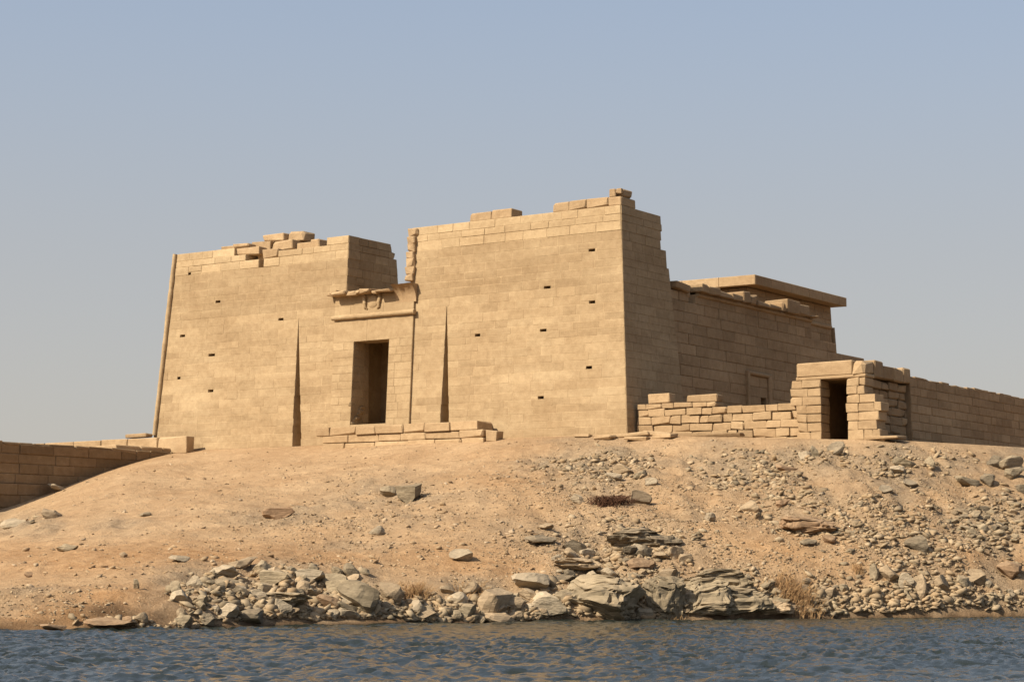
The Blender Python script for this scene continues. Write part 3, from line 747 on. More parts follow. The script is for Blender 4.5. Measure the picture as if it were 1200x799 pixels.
mb.block((13.35, 1.1, 2.79), (4.4, 1.3, .2), (0, 0, 0), .04, .02, rtint(r, *tn), r)
mb.block((13.0, 1.08, 3.28), (3.45, 1.35, .78), (0, 0, 0), .07, .05, rtint(r, *tn), r)
mb.block((15.12, 1.1, 3.27), (.72, 1.35, .8), (0, 0, .02), .1, .06, rtint(r, *tn), r)
build_at(mb, 'lintel', M_ROUGH, small, GA)
mb = MB(); mb.flip = False
y = 1.8
while y < 6.9:
    w = min(r.uniform(.9, 1.6), 6.95 - y); ht = [3.75, 3.55, 3.4, 3.5, 3.6, 3.65, 3.5][int((y - 1.8) / .9) % 7]
    mb.block((14.85, y + w / 2, (2.75 + ht) / 2), (1.45, w - .03, ht - 2.75), (0, 0, r.uniform(-.02, .02)), .06, .06, rtint(r, .85, 1.05, .5, .25), r); y += w
mb.box(11.4, 14.2, 1.7, 6.7, 2.7, 3.2, (.8, .4, 0))
build_at(mb, 'roof', M_ROUGH, small, GA)
mb = MB(); mb.flip = False
for k in range(len(hs) - 1):
    y = 1.75
    while y < 6.9:
        w = min(r.uniform(.8, 1.7), 6.95 - y); hh = hs[k + 1] - hs[k] - .02
        mb.block((14.85 + r.uniform(-.05, .05) - (.12 if k == 6 else 0), y + w / 2, hs[k] + hh / 2), (.95, w - .03, hh), (0, 0, r.uniform(-.01, .01)), .04, .03, rtint(r, .8, 1.05, .45, .3), r); y += w
mb.box(11.2, 11.9, 1.7, 6.9, -1.6, 2.7, (.8, .4, 0)); mb.box(11.9, 14.4, 6.3, 6.9, -1.6, 2.7, (.8, .4, 0))
build_at(mb, 'walls', M_ROUGH, small, GA)
mb = MB(); mb.flip = True; mb.block((16.5, .9, -.82), (2.0, 1.2, .2), (0, 0, 0), .04, .03, rtint(r, *tn), r)
build_at_c(mb, 'threshold_slab', M_ROUGH, (0, 0, 0), 'flat paving slab at the right foot of the small gateway', 'stone slab', None)

# ---- enclosure wall running back from the small gateway
EO = (15.0, 20, -1)
mb = MB(); mb.flip = False; r = random.Random(44)
def eface(d, h, o): return (15.55 - .02 * h + o, d, h)
k = -3
et = lambda r, h: rtint(r, .9, 1.06, .5, .3)
while k < 6:
    h0, h1 = k * .52, (k + 1) * .52
    mb.hexa([(14.1, 6.98, h0), (15.55 - .02 * h0, 6.98, h0), (15.55 - .02 * h0, 44, h0), (14.1, 44, h0), (14.1, 6.98, h1), (15.55 - .02 * h1, 6.98, h1), (15.55 - .02 * h1, 44, h1), (14.1, 44, h1)], (.88, .4, 0))
    course(mb, eface, h0, h1, lambda h: 7.0, lambda h: 43.9, r, (.8, 2.2), .014, .04, .02, .024, et, miss=.01); k += 1
y = 7.0
while y < 43.5:
    w = r.uniform(.5, 1.6)
    mb.block((14.8, y + w / 2, 3.12 + r.uniform(-.05, .04)), (1.45, w, .12 + r.uniform(0, .1)), (0, 0, 0), .04, .03, et(r, 0), r); y += w
build_at(mb, 'enclosure_wall', M_ROUGH, None, EO, 'long shaded block wall running back from the small gateway', 'wall')

# ---- quay terrace on the left and the parapet on it
QO = (-45, -12, -5)
mb = MB(); mb.flip = False; r = random.Random(88)
XQ = -36.0
def qface(d, h, o): return (XQ + o, d, h)
def qf2(d, h, o): return (XQ + .32 + o, d, h)
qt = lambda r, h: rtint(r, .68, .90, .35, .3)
hs = [-8, -6.5, -5.4, -4.4, -3.6, -2.85, -2.2, -1.55, -.92, -.3]
for k in range(len(hs) - 1):
    h0, h1 = hs[k], hs[k + 1]; P = qf2 if h1 < -2.8 else qface; xx = XQ + (.32 if h1 < -2.8 else 0)
    mb.box(-62, xx, -46, 1.2, h0, h1 - .002, (.7, .3, 0))
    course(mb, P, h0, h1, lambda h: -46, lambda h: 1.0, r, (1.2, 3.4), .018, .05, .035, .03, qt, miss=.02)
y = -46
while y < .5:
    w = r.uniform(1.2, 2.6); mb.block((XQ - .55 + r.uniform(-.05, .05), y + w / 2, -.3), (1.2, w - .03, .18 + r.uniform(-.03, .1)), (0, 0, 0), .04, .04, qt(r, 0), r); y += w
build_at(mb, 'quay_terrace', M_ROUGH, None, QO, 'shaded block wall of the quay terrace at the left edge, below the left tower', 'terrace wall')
mb = MB(); mb.flip = True; r = random.Random(89)
x = 36.15
for (a, b_, y0, y1) in ((36.2, 38.2, -6.9, -4.6), (36.2, 38.2, -4.55, -2.4), (36.2, 38.2, -2.35, -.2)):
    mb.block((-(a + b_) / 2, (y0 + y1) / 2, -.08), (b_ - a, y1 - y0, .38), (0, 0, r.uniform(-.01, .01)), .04, .03, rtint(r, .95, 1.1, .7, .2), r)
build_at(mb, 'coping_slabs', M_ROUGH, None, (-37, -3.5, -.2), 'flat coping slabs on the quay terrace at the foot of the left tower', 'stone slabs')
mb = MB(); mb.flip = True
x = 34.7
while x < 60:
    w = r.uniform(2.6, 3.6); mb.block((-(x + w / 2), -1.2, .33), (w - .03, .8, 1.3 - .004 * x), (0, 0, 0), .04, .02, rtint(r, 1.0, 1.1, .75, .2), r); x += w
build_at(mb, 'parapet', M_ROUGH, None, (-46, -2.6, -.3), 'low sunlit parapet wall on the quay terrace left of the pylon', 'parapet wall')
stone('ashlar_block', 'flat dark ended block lying on the parapet left of the pylon', 'stone block', None, 38.6, 40.6, -1.6, -.8, .98, 1.26, r)

# ---- doorway terrace
TO = (-17, -1, 0)
mb = MB(); mb.flip = True; r = random.Random(90)
def trow(x0, x1, h0, h1, d0, d1, w):
    x = x0
    while x < x1 - .1:
        ww = min(r.uniform(*w), x1 - x)
        if x1 - x - ww < .6: ww = x1 - x
        mb.block((-(x + ww / 2), (d0 + d1) / 2 + r.uniform(-.06, .06), (h0 + h1) / 2), (ww - r.uniform(.02, .05), d1 - d0, h1 - h0 - .012), (0, r.uniform(-.006, .006), r.uniform(-.008, .008)), .03, .02, rtint(r, .98, 1.12, .75, .2), r); x += ww
trow(9.3, 22.2, -.05, .44, -2.0, -.9, (1.6, 2.8)); trow(9.7, 22.7, .44, 1.0, -2.1, -.3, (1.3, 2.5)); trow(9.3, 22.2, -.75, -.07, -2.05, -.9, (1.6, 2.8))
mb.box(-22.0, -10.0, -.92, .1, -.7, .92, (.9, .5, 0))
mb.block((-8.85, -1.4, .0), (.75, .9, .7), (0, .05, .15), .05, .04, rtint(r, .9, 1.05, .6, .2), r)
build_at(mb, 'doorway_terrace', M_ROUGH, None, TO, 'low terrace of two block courses in front of the pylon doorway', 'terrace')

# ------------------------------------------------------------------ rocks on the slope
def rock_mesh(seed, sub, flat=(1, 1, .7), cuts=9, rough=.10):
    r = random.Random(seed); q = np.random.default_rng(seed)
    bm = bmesh.new(); bmesh.ops.create_icosphere(bm, subdivisions=sub, radius=1.0)
    co = np.array([v.co[:] for v in bm.verts])
    for k in range(cuts):
        n = q.normal(size=3); n /= np.linalg.norm(n); c = q.uniform(.36, .74)
        d = co @ n - c; co = co - np.where(d > 0, d, 0)[:, None] * n
    co *= np.array(flat)
    nn = fbm(co[:, 0] * 2.1 + seed, co[:, 1] * 2.1 + co[:, 2] * 1.7, seed, 3)
    co *= (1 + rough * nn)[:, None]
    if flat[2] < .5: co[:, 2] += .06 * np.sin(co[:, 2] * 22 + co[:, 0] * 2) * .5     # bedding
    co -= (co.max(0) + co.min(0)) / 2
    co /= (co.max(0) - co.min(0))                                   # unit sized, scaled per stone
    for v, p in zip(bm.verts, co): v.co = p
    me = bpy.data.meshes.new('rock'); bm.to_mesh(me); bm.free()
    return me
BLOCKY = [rock_mesh(100 + i, 3, (1, .9, .8), 11, .12) for i in range(9)]
FLATR = [rock_mesh(200 + i, 3, (1, .8, .42), 10, .16) for i in range(9)]
ROUNDR = [rock_mesh(300 + i, 3, (1, .9, .8), 4, .16) for i in range(5)]
SMALLB = [rock_mesh(400 + i, 2, (1, .9, .8), 9, .1) for i in range(10)]
SMALLF = [rock_mesh(500 + i, 2, (1, .8, .45), 9, .1) for i in range(10)]
SHAPES = dict(b=(BLOCKY, SMALLB), f=(FLATR, SMALLF), r=(ROUNDR, SMALLB))
def ledge_mesh(seed, n, dip=.16):
    """an outcrop of schist: one mass whose beds weather back by different amounts"""
    q = np.random.default_rng(seed)
    bm = bmesh.new(); bmesh.ops.create_icosphere(bm, subdivisions=5, radius=1.0)
    co = np.array([v.co[:] for v in bm.verts])
    co = np.sign(co) * np.abs(co) ** .55; co /= np.abs(co).max(0)
    for k in range(12):
        nrm = q.normal(size=3) * np.array([1, 1, .8]); nrm /= np.linalg.norm(nrm); c = q.uniform(.62, 1.05)
        d = co @ nrm - c; co = co - np.where(d > 0, d, 0)[:, None] * nrm
    co *= np.array([1, .62, .42])
    wob = fbm(co[:, 0] * 1.6 + seed, co[:, 1] * 1.6, seed, 3)
    t = (co[:, 2] / .42 * .5 + .5 + dip * co[:, 0] * 2 + .16 * wob) * n * 1.6
    li = np.floor(t); fr = t - li
    back = _hash(li, np.floor(co[:, 0] * 1.3 + _hash(li, li * 0, seed) * 3), seed + 5) * .34 + .16 * np.abs(2 * fr - 1) ** 7
    sc = 1 - back + .24 * fbm(co[:, 0] * 4 + li * 3.7, co[:, 1] * 4, seed + 9, 3)
    co[:, 0] *= 1 - (1 - sc) * .55; co[:, 1] *= sc
    co[:, 2] += .05 * fbm(co[:, 0] * 3, co[:, 1] * 3, seed + 3, 3)
    co -= (co.max(0) + co.min(0)) / 2; co /= (co.max(0) - co.min(0))
    for v, p in zip(bm.verts, co): v.co = p
    me = bpy.data.meshes.new('ledge'); bm.to_mesh(me); bm.free(); return me
def with_mat(me, mat):
    key = me.name + '|' + mat.name
    if key not in _cache: m = me.copy(); m.materials.clear(); m.materials.append(mat); _cache[key] = m
    return _cache[key]
_cache = {}
rr = random.Random(2024)
def put_rock(px, py, w, h, shape, tone, label, group=None, name='rock', mesh=None, rz=None, tilt=None, sink=.25, cat='rock', deep=None):
    X, Y, Zg = [float(a[0]) for a in spot(px, py)]
    W_ = 1.15 * w * Y / F; H_ = 1.12 * h * Y / F
    D_ = deep * W_ if deep else W_ * rr.uniform(.65, 1.0)
    if mesh is None:
        big, small = SHAPES[shape]; mesh = rr.choice(big if w > 13 else small)
    o = bpy.data.objects.new(name, with_mat(mesh, M_ROCK[tone])); COL.objects.link(o)
    o.scale = (W_, D_, H_ * (1 + sink))
    if rz is None: rz = rr.choice((0, math.pi)) + rr.uniform(-.45, .45)
    tx, ty = tilt if tilt else (rr.uniform(-.2, .2), rr.uniform(-.2, .2))
    o.rotation_euler = (tx, ty, rz)
    Yb = Y + D_ * .18
    o.location = (X, Yb, Zg + H_ * (.5 - sink * .5))
    return tag(o, label, cat, group)

LM = [  # px, py of the foot, width, height, shape, tone, label
 (66, 576, 23, 8, 'f', 'pale', 'pale flat slab lying at the edge of the quay wall shadow'),
 (78, 647, 24, 9, 'f', 'grey', 'grey flat stone alone on the bare sand at the far left'),
 (16, 618, 28, 11, 'f', 'pale', 'wide pale slab at the left edge, below the quay wall'),
 (60, 613, 22, 9, 'f', 'tan', 'tan flat slab right of the wide pale slab at the left edge'),
 (327, 607, 33, 12, 'f', 'brown', 'dark brown flat rock on open sand below the left niche'),
 (170, 603, 12, 5, 'f', 'grey', 'thin small stone on open sand below the left corner of the pylon'),
 (208, 665, 21, 6, 'f', 'pale', 'thin pale stone on sand above the left end of the waterline heap'),
 (284, 671, 32, 12, 'f', 'tan', 'broad tan boulder half buried on top of the waterline heap'),
 (144, 656, 9, 6, 'b', 'tan', 'small tan cube of rock on bare sand at the left'),
 (33, 677, 9, 6, 'b', 'brown', 'small brown stone on bare sand near the left edge'),
 (165, 729, 14, 12, 'r', 'tan', 'round tan boulder at the water edge left of the heap'),
 (148, 732, 13, 8, 'r', 'brown', 'reddish brown boulder at the water edge, beside the round tan one'),
 (159, 698, 8, 10, 'b', 'grey', 'small pointed upright stone above the water edge at the left'),
 (455, 580, 17, 12, 'b', 'grey', 'leaning grey slab, left one of two below the doorway'),
 (479, 584, 27, 18, 'f', 'grey', 'large grey slab, right one of two below the doorway'),
 (441, 626, 17, 10, 'r', 'pale', 'pale rounded stone on open sand below the doorway'),
 (541, 655, 25, 13, 'b', 'pale', 'pale squarish boulder alone on the orange track'),
 (633, 638, 34, 9, 'f', 'dark', 'dark flat rock with a sharp upper edge, below the right tower'),
 (671, 643, 27, 14, 'b', 'dark', 'dark angular boulder right of the dark flat rock'),
 (640, 618, 15, 6, 'f', 'tan', 'small tan slab uphill of the dark flat rock'),
 (750, 589, 24, 13, 'r', 'tan', 'round tan boulder right of the dead brush'),
 (675, 592, 15, 11, 'b', 'pale', 'pale block of rock left of the dead brush'),
 (731, 557, 22, 10, 'r', 'tan', 'wide tan boulder at the right of the upper rubble patch'),
 (752, 562, 14, 8, 'b', 'tan', 'tan stone just right of the wide tan boulder'),
 (720, 565, 17, 8, 'b', 'pale', 'pale topped stone below the wide tan boulder'),
 (750, 565, 12, 8, 'r', 'grey', 'grey round stone below the tan stones of the upper slope'),
 (764, 573, 14, 8, 'r', 'pale', 'pale rounded stone, rightmost of the upper rubble patch'),
 (833, 614, 11, 10, 'b', 'pale', 'pale block on the reddish sand right of the layered dark ledge'),
 (980, 535, 18, 13, 'r', 'dark', 'dark round boulder below the small gateway'),
 (921, 549, 22, 9, 'f', 'brown', 'reddish brown slab below the low wall'),
 (944, 537, 14, 11, 'b', 'pale', 'pale block left of the dark round boulder'),
 (955, 540, 9, 12, 'b', 'grey', 'upright grey stone touching the dark round boulder'),
 (1060, 546, 24, 12, 'f', 'grey', 'long grey slab below the right corner of the small gateway'),
 (1089, 548, 15, 11, 'b', 'grey', 'grey blocky boulder below the start of the enclosure wall'),
 (1134, 564, 25, 12, 'f', 'grey', 'wide grey slab below the middle of the enclosure wall'),
 (1158, 566, 15, 14, 'b', 'dark', 'dark upright boulder right of the wide grey slab'),
 (1165, 545, 18, 12, 'b', 'dark', 'dark greenish boulder near the foot of the enclosure wall'),
 (1186, 549, 28, 15, 'f', 'grey', 'large grey slab at the right edge below the enclosure wall'),
 (1190, 561, 24, 13, 'f', 'grey', 'sloping grey slab at the right edge, lower of two'),
 (1052, 553, 15, 8, 'b', 'pale', 'pale angular stone below the long grey slab'),
 (1066, 567, 17, 8, 'b', 'pale', 'pale block on orange sand downhill of the long grey slab'),
 (1038, 582, 16, 8, 'b', 'pale', 'pale block at the left of the orange sand on the right slope'),
 (918, 593, 16, 9, 'f', 'brown', 'reddish rock in the middle of the right slope'),
 (878, 596, 20, 11, 'b', 'tan', 'tan block with pale top left of the reddish rock'),
 (948, 641, 18, 7, 'f', 'dark', 'low dark rock under the layered brown outcrop'),
 (972, 641, 14, 9, 'b', 'brown', 'brown pointed rock under the right end of the layered outcrop'),
 (1075, 645, 25, 16, 'b', 'dark', 'dark boulder in the middle of the right bank'),
 (1184, 673, 25, 17, 'b', 'brown', 'big brown boulder near the right edge of the bank'),
 (1145, 684, 21, 17, 'b', 'tan', 'tan angular boulder left of the big brown one'),
 (1063, 697, 18, 16, 'r', 'pale', 'pale rounded boulder, left of the upright trio on the bank'),
 (1079, 701, 15, 23, 'b', 'tan', 'tall tan upright boulder, middle of the trio on the bank'),
 (1104, 703, 16, 18, 'b', 'tan', 'squat tan boulder, right of the upright trio on the bank'),
 (1041, 686, 22, 17, 'b', 'tan', 'broad tan boulder uphill left of the upright trio'),
 (1025, 682, 11, 16, 'b', 'grey', 'narrow grey upright stone beside the broad tan boulder'),
 # the waterline heap at the left
 (260, 683, 28, 13, 'f', 'pale', 'pale flat topped slab at the upper left of the waterline heap'),
 (266, 695, 26, 12, 'b', 'grey', 'grey block under the pale flat topped slab of the waterline heap'),
 (206, 702, 14, 18, 'b', 'grey', 'pointed grey stone at the left end of the waterline heap'),
 (363, 690, 34, 14, 'f', 'pale', 'pale lintel shaped slab high in the waterline heap'),
 (393, 690, 28, 22, 'b', 'grey', 'big grey boulder high in the waterline heap'),
 (414, 687, 15, 17, 'b', 'tan', 'tan boulder at the upper right end of the waterline heap'),
 (401, 704, 36, 17, 'f', 'grey', 'tilted grey slab with a deep shadow under it in the waterline heap'),
 (355, 703, 14, 18, 'b', 'tan', 'upright tan block under the lintel shaped slab'),
 (291, 734, 34, 13, 'r', 'dark', 'dark wet rounded rock at the foot of the waterline heap'),
 (243, 733, 14, 14, 'b', 'dark', 'dark wet rock at the left foot of the waterline heap'),
 (280, 707, 17, 11, 'b', 'pale', 'pale square stone in the middle of the waterline heap'),
 (322, 692, 38, 15, 'f', 'grey', 'long layered grey slab in the top of the waterline heap'),
 (384, 718, 26, 14, 'b', 'brown', 'brown boulder low in the right half of the waterline heap'),
 # the shore below the doorway and the right tower
 (421, 719, 44, 32, 'b', 'grey', 'largest grey boulder of the shore below the doorway'),
 (457, 710, 25, 20, 'b', 'tan', 'tan squared boulder right of the largest grey one'),
 (489, 720, 17, 15, 'b', 'pale', 'pale angular boulder at the water edge below the doorway terrace'),
 (546, 722, 20, 15, 'b', 'grey', 'grey boulder with a shaded side at the water edge left of the tan block'),
 (581, 714, 42, 24, 'b', 'tan', 'broad tan block of rock on the shore below the right niche'),
 (584, 727, 40, 12, 'f', 'tan', 'long low tan rock under the broad tan block'),
 (552, 690, 22, 9, 'f', 'pale', 'flat pale rock above the broad tan block on the shore'),
 (622, 689, 40, 18, 'b', 'pale', 'pale wide boulder uphill left of the huge layered ledge'),
 (642, 722, 40, 24, 'r', 'pale', 'smooth rounded pale boulder left of the huge layered ledge'),
 (660, 681, 26, 8, 'f', 'dark', 'thin dark slab above the huge layered ledge'),
 (723, 725, 13, 21, 'r', 'pale', 'pale upright oval stone leaning on the huge layered ledge'),
 (695, 673, 14, 12, 'b', 'pale', 'pale cube of rock uphill of the huge layered ledge'),
 (713, 674, 18, 12, 'b', 'pale', 'pale pentagonal rock beside the pale cube'),
 (752, 669, 30, 12, 'f', 'brown', 'brown wedge of rock uphill of the split in the ledges'),
 (749, 649, 20, 12, 'b', 'pale', 'pale boulder below the layered dark ledge'),
 (781, 679, 24, 10, 'b', 'tan', 'tan boulder above the right ledge'),
]
for (px, py, w, h, sh, tone, lab) in LM: put_rock(px, py, w, h, sh, tone, lab)
# outcrops of bedded rock
for (px, py, w, h, n, tone, lab, sd, dp) in [
        (700, 733, 100, 43, 5, 'grey', 'huge layered grey ledge at the water edge below the right tower, left of a crack', 11, .07),
        (779, 732, 46, 42, 5, 'grey', 'huge layered grey ledge at the water edge, right of a crack', 12, .12),
        (755, 637, 78, 19, 5, 'dark', 'long layered dark ledge half way up the slope', 13, -.05),
        (948, 628, 58, 19, 5, 'brown', 'layered brown outcrop in the middle of the right slope', 14, .02),
        (826, 722, 62, 34, 7, 'grey', 'broken grey ledge of thin beds right of the huge ledges', 15, -.12),
        (872, 726, 66, 28, 7, 'grey', 'low grey ledge of thin beds running down to the water', 16, -.14),
        (850, 690, 60, 20, 6, 'grey', 'upper grey ledge of thin beds left of the dry bush', 17, -.12),
        (905, 729, 56, 16, 5, 'tan', 'low tan ledge at the water edge below the dry bush', 18, -.08),
                (670, 666, 60, 12, 4, 'tan', 'low tan ledge breaking the slope above the shore', 19, .05),
        (330, 718, 60, 16, 5, 'grey', 'low grey ledge under the waterline heap', 20, .08)]:
    put_rock(px, py, w, h, 'f', tone, lab, name='rock_ledge', mesh=ledge_mesh(sd, n, dp), rz=rr.uniform(-.12, .12), tilt=(-.1, 0), sink=.2, deep=.6)

# rocks nothing tells apart, heap by heap
def scatter(n, x0, x1, ytop, ybot, wr, shapes, tones, label, group, asp=(.45, .85), occupied=[]):
    done = 0; tries = 0
    while done < n and tries < n * 60:
        tries += 1
        px = rr.uniform(x0, x1); t = (px - x0) / (x1 - x0)
        a = np.interp(t, [0, .5, 1], ytop); b = np.interp(t, [0, .5, 1], ybot)
        py = rr.uniform(a, b); w = wr[0] + (wr[1] - wr[0]) * rr.random() ** 1.8
        if any(abs(px - q[0]) < (w + q[2]) * .31 and abs(py - q[1]) < (w + q[2]) * .13 for q in occupied): continue
        occupied.append((px, py, w)); tone = rr.choice(tones)
        put_rock(px, py, w, w * rr.uniform(*asp), rr.choice(shapes), tone, label, group); done += 1
scatter(66, 205, 428, (690, 670, 674), (737, 735, 732), (9, 25), 'bbf', ['grey', 'grey', 'tan', 'pale'], 'angular rock among many in the waterline heap below the left tower', 'rocks of the waterline heap')
scatter(34, 425, 660, (698, 692, 690), (733, 731, 728), (9, 26), 'bbr', ['grey', 'tan', 'pale', 'tan'], 'angular rock among many along the shore below the doorway', 'rocks along the shore below the doorway')
scatter(14, 655, 800, (700, 706, 704), (731, 729, 728), (8, 22), 'bf', ['grey', 'tan', 'pale'], 'angular rock among many at the foot of the huge layered ledges', 'rocks at the foot of the huge ledges')
scatter(26, 650, 815, (640, 645, 648), (680, 678, 690), (7, 19), 'bff', ['grey', 'tan', 'pale', 'dark'], 'angular rock among many uphill of the huge layered ledges', 'rocks uphill of the huge ledges')
scatter(22, 800, 915, (668, 672, 690), (727, 725, 724), (12, 30), 'f', ['grey', 'grey', 'tan'], 'flat slab among many on the bedded shore left of the dry bush', 'slabs on the bedded shore', (.25, .45))
scatter(26, 900, 1200, (690, 680, 690), (721, 721, 720), (7, 17), 'bbr', ['tan', 'tan', 'pale', 'grey'], 'tan rock among many along the right end of the shore', 'rocks along the right end of the shore')
scatter(46, 1118, 1204, (600, 585, 574), (620, 628, 632), (7, 15), 'fb', ['grey', 'grey', 'dark', 'tan'], 'slab in the loose stone pile on the right slope', 'stones of the pile on the right slope', (.35, .6))
put_rock(126, 736, 56, 9, 'f', 'brown', 'long low red brown rock at the water edge on the left', tilt=(0, .02), rz=.05, sink=.5, mesh=FLATR[2])
put_rock(62, 739, 30, 6, 'f', 'brown', 'thin red brown rock at the water edge near the left corner', tilt=(0, -.02), rz=.1, sink=.5, mesh=FLATR[4])

# ------------------------------------------------------------------ small stones nobody could count
def pebbles(name, ells, n, smin, smax, cols, seed, squash=.6):
    q = np.random.default_rng(seed)
    wts = np.array([e[4] * e[2] * e[3] for e in ells], float); wts /= wts.sum()
    pick = q.choice(len(ells), n, p=wts); E_ = np.array([e[:4] for e in ells])[pick]
    ang = q.uniform(0, 2 * np.pi, n); rad = np.sqrt(q.random(n)) * (.55 + .6 * q.random(n))
    px = E_[:, 0] + E_[:, 2] * rad * np.cos(ang); py = E_[:, 1] + E_[:, 3] * rad * np.sin(ang)
    yc = _smooth(CREST[:, 0], CREST[:, 1], px); ysh = _smooth(SHORE[:, 0], SHORE[:, 1], px)
    ok = (py > yc + 4) & (py < ysh + .5) & (px > -60) & (px < 1270); px, py = px[ok], py[ok]
    X, Y, Zg = spot(px, py)
    YSH = ysh[ok] - py
    keep = fbm(X * .35 + seed, Y * .3, seed, 4) + .55 * q.random(len(X)) > .10 - .5 * (YSH < 26)      # stones gather in drifts
    X, Y, Zg = X[keep], Y[keep], Zg[keep]; m = len(X)
    size = smin + (smax - smin) * q.random(m) ** 3.6
    bm = bmesh.new(); bmesh.ops.create_icosphere(bm, subdivisions=1, radius=.5)
    V = np.array([v.co[:] for v in bm.verts]); T = np.array([[v.index for v in f.verts] for f in bm.faces]); bm.free()
    nv, nf = len(V), len(T)
    P = V[None] * (1 + 1.0 * (q.random((m, nv, 1)) - .5))
    sc = np.stack([size * q.uniform(.8, 1.5, m), size * q.uniform(.7, 1.2, m), size * squash * q.uniform(.5, 1.2, m)], -1)
    P = P * sc[:, None, :]
    tl = q.normal(0, .25, (m, 2)); P[:, :, 2] += P[:, :, 0] * tl[:, :1] + P[:, :, 1] * tl[:, 1:]
    a = q.uniform(0, 6.283, m); ca, sa = np.cos(a)[:, None], np.sin(a)[:, None]
    Q = np.stack([P[:, :, 0] * ca - P[:, :, 1] * sa + X[:, None], P[:, :, 0] * sa + P[:, :, 1] * ca + Y[:, None], P[:, :, 2] + (Zg + sc[:, 2] * q.uniform(-.12, .25, m))[:, None]], -1).reshape(-1, 3)
    I = (T[None] + (np.arange(m) * nv)[:, None, None]).reshape(-1, 3)
    me = bpy.data.meshes.new(name); me.vertices.add(len(Q)); me.vertices.foreach_set('co', Q.astype(np.float32).ravel())
    me.loops.add(I.size); me.loops.foreach_set('vertex_index', I.astype(np.int32).ravel())
    me.polygons.add(len(I)); me.polygons.foreach_set('loop_start', np.arange(0, I.size, 3, dtype=np.int32)); me.polygons.foreach_set('loop_total', np.full(len(I), 3, np.int32))
    me.update(calc_edges=True)
    c = np.array(cols)[q.choice(len(cols), m)] * q.uniform(.75, 1.2, m)[:, None]
    at = me.attributes.new('tint', 'FLOAT_COLOR', 'FACE'); at.data.foreach_set('color', np.repeat(np.concatenate([c, np.ones((m, 1))], 1), nf, 0).astype(np.float32).ravel())
    mat, nt, b = nodes_of(name + '_stone'); an = nt.nodes.new('ShaderNodeAttribute'); an.attribute_name = 'tint'
    co = nt.nodes.new('ShaderNodeTexCoord').outputs['Object']
    pc = mixrgb(nt, 'MULTIPLY', .8, an.outputs['Color'], ramp(nt, noise(nt, co, 14, 4), .3, .7, (.75, .74, .72, 1), (1.15, 1.15, 1.15, 1)))
    nt.links.new(mixrgb(nt, 'MIX', ramp(nt, noise(nt, co, .5, 4), .4, .6, (.08, .08, .08, 1), (.5, .5, .5, 1)), pc, (.40, .280, .160)), b.inputs['Base Color'])
    b.inputs['Roughness'].default_value = .93; b.inputs['Specular IOR Level'].default_value = .15
    me.materials.append(mat)
    o = bpy.data.objects.new(name, me); COL.objects.link(o); o['kind'] = 'stuff'; return o
GREYS = [(.20, .157, .10), (.26, .203, .131), (.315, .246, .158), (.155, .12, .077), (.28, .197, .114), (.24, .165, .093)]
TANS = [(.26, .18, .104), (.31, .217, .128), (.23, .155, .09), (.19, .125, .072), (.33, .25, .165)]
tag(pebbles('rubble', [(695, 548, 75, 28, 2.2), (860, 545, 60, 26, 1.8), (960, 550, 110, 30, 1.4), (1045, 565, 45, 50, 1.5), (1110, 542, 55, 20, 1.2), (1000, 610, 110, 45, 1.3), (900, 575, 90, 45, .9), (1165, 605, 60, 36, 1.4),
     (740, 640, 110, 36, 1.2), (330, 700, 125, 34, 1.8), (540, 712, 130, 18, 1.5), (830, 695, 110, 32, 1.4), (1040, 700, 190, 24, 1.6), (1080, 650, 100, 45, .9), (18, 613, 40, 12, .9), (720, 680, 90, 30, 1.3), (150, 730, 80, 6, 1.0), (1150, 660, 60, 40, .9), (520, 728, 340, 5, 3.2), (1000, 720, 220, 5, 3.0)],
     19000, .06, .46, GREYS, 901), 'loose grey broken stone strewn over the slope', 'rubble')
tag(pebbles('broken_rock', [(315, 702, 110, 28, 2.0), (395, 706, 60, 26, 1.2), (540, 714, 140, 17, 1.5), (730, 700, 90, 32, 1.2), (860, 704, 70, 22, 1.0), (1040, 706, 170, 16, .7)],
     2600, .16, .58, GREYS, 903, .75), 'broken angular rock packed between the boulders of the shore', 'broken rock')
tag(pebbles('grit', [(600, 610, 640, 110, .4), (560, 600, 220, 60, .6), (900, 610, 330, 100, 1.0), (680, 560, 120, 50, .8), (60, 706, 110, 24, .8), (330, 605, 130, 30, .7), (1100, 560, 140, 44, .8), (700, 650, 160, 40, .8)],
     42000, .03, .15, TANS + GREYS, 904), 'fine stone grit covering the sand', 'grit')
tag(pebbles('gravel', [(300, 600, 330, 80, .16), (450, 590, 140, 50, .5), (560, 600, 160, 45, .6), (340, 604, 70, 16, .9), (180, 560, 200, 30, .2), (120, 640, 160, 60, .25), (620, 560, 80, 45, .5), (900, 600, 320, 90, .5), (640, 516, 110, 4, 1.2), (1100, 620, 110, 70, .6), (60, 706, 100, 18, .6), (420, 660, 300, 30, .3), (500, 625, 260, 22, .4), (760, 560, 60, 40, .4)],
     8500, .045, .30, TANS, 902), 'small tan stones scattered over the sand', 'gravel')

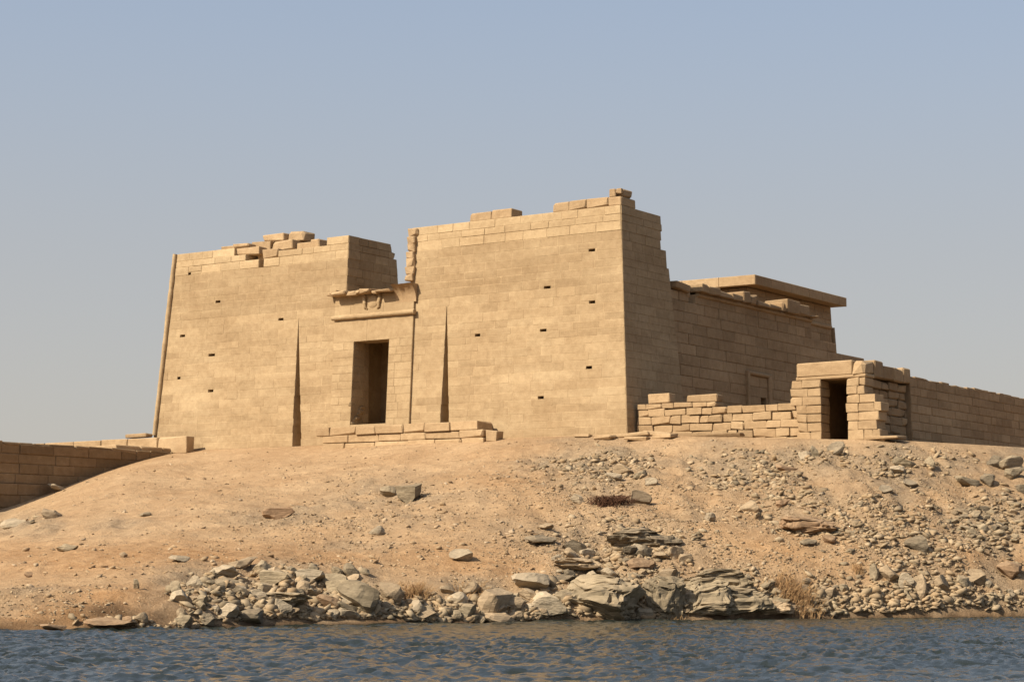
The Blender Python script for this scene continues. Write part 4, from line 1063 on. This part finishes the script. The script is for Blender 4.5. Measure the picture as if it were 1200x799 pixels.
# flat broken flags at the foot of the pylon and the low wall
r = random.Random(41)
FL = 'broken flags at the foot of the right tower corner'
for (x, y, L, Wd, hh, z, rz) in ((.9, -.8, 2.2, .6, .22, -.25, .1), (-.7, -1.4, 1.3, .7, .25, -.35, -.2), (2.4, -.4, 1.7, .6, .28, -.3, .25), (1.7, -1.7, 1.5, .7, .22, -.6, .1), (3.3, -1.2, 1.4, .8, .3, -.6, -.1), (-2.6, -.9, 1.1, .6, .2, -.15, .1)):
    w_ = wpt(x, y, 0); zz = ground_z(w_.x, w_.y) - ORG.z
    mb = MB(); mb.block((0, 0, 0), (L, Wd, hh), (r.uniform(-.08, .08), r.uniform(-.1, .1), rz), .06, .05, rtint(r, .95, 1.1, .7, .3), r)
    build_at_c(mb, 'paving_flag', M_ROUGH, (x, y, zz + hh * .3), 'broken flat flagstone lying at the foot of the right tower corner', 'stone slab', FL)
w_ = wpt(5.6, -.1, 0)
mb = MB(); mb.block((0, 0, 0), (4.6, .5, .22), (0, .02, 0), .05, .04, (.8, .3, 0), r)
build_at_c(mb, 'fallen_beam', M_ROUGH, (5.4, .35, ground_z(w_.x, w_.y) - ORG.z + .12), 'long thin dark stone beam lying at the foot of the low wall', 'stone beam', None)

# ------------------------------------------------------------------ dry plants
def brush(name, label, px, py, w, h, n, mat, lean=(0, 0), spread=.5, group=None, thick=.012, lie=0.0, seed=1):
    q = random.Random(seed); X, Y, Zg = [float(a[0]) for a in spot(px, py)]
    W_ = w * Y / F; H_ = h * Y / F; mb = MB()
    for k in range(n):
        bx = q.gauss(0, .22) * W_; by = q.gauss(0, .2) * W_ * .6
        ang = q.uniform(0, 6.283); L = H_ * q.uniform(.5, 1.1); out = q.uniform(.1, spread) * L
        gz = ground_z(X + bx, Y + by) - Zg - .03
        p = [(bx, by, gz)]
        for t in (.35, .7, 1.0):
            p.append((bx + math.cos(ang) * out * t ** 1.5 + lean[0] * L * t + q.uniform(-.04, .04) * L, by + math.sin(ang) * out * t ** 1.5, gz + L * t * (1 - lie) - .15 * L * t * t))
        mb.tube(p, [thick, thick * .9, thick * .7, thick * .35], 4)
        for c in range(2):
            t = q.uniform(.4, .9); i = 1 if t < .7 else 2; b0 = p[i]; a2 = q.uniform(0, 6.283); l2 = L * .3
            mb.tube([b0, (b0[0] + math.cos(a2) * l2 * .6, b0[1] + math.sin(a2) * l2 * .6, b0[2] + l2 * .6 * (1 - lie))], [thick * .7, thick * .3], 3)
    o = mb.build(name, mat); o.location = (X, Y, Zg); return tag(o, label, 'dry plant', group)
brush('dry_bush', 'large dry brown bush on the shore below the small gateway', 932, 706, 58, 21, 420, M_STRAW, (.1, 0), .8, seed=1, thick=.014)
brush('dry_bush', 'dry brown tuft among rocks on the shore below the doorway', 487, 700, 36, 20, 170, M_STRAW, (.1, 0), .7, seed=2, thick=.012)
brush('dry_bush', 'thin dry tuft right of the doorway shore, above the tan block', 552, 693, 40, 14, 130, M_STRAW, (.2, 0), .9, seed=3, thick=.012)
brush('dry_bush', 'small green brown shrub above the shore right of the large bush', 1005, 672, 14, 12, 60, M_STRAW, (0, 0), .6, seed=4, thick=.012)
brush('dry_bush', 'small dry tuft in front of the tan block at the water edge', 590, 713, 22, 12, 70, M_STRAW, (.1, 0), .6, seed=6, thick=.012)
brush('dry_grass', 'straw coloured grass at the water edge under the huge ledge', 785, 724, 46, 9, 150, M_STRAW, (.2, 0), .6, seed=7, thick=.010)
brush('dead_brush', 'dead dark twigs lying in the upper rubble patch', 714, 594, 44, 15, 560, M_TWIG, (.3, 0), 1.2, seed=5, thick=.018, lie=.15)
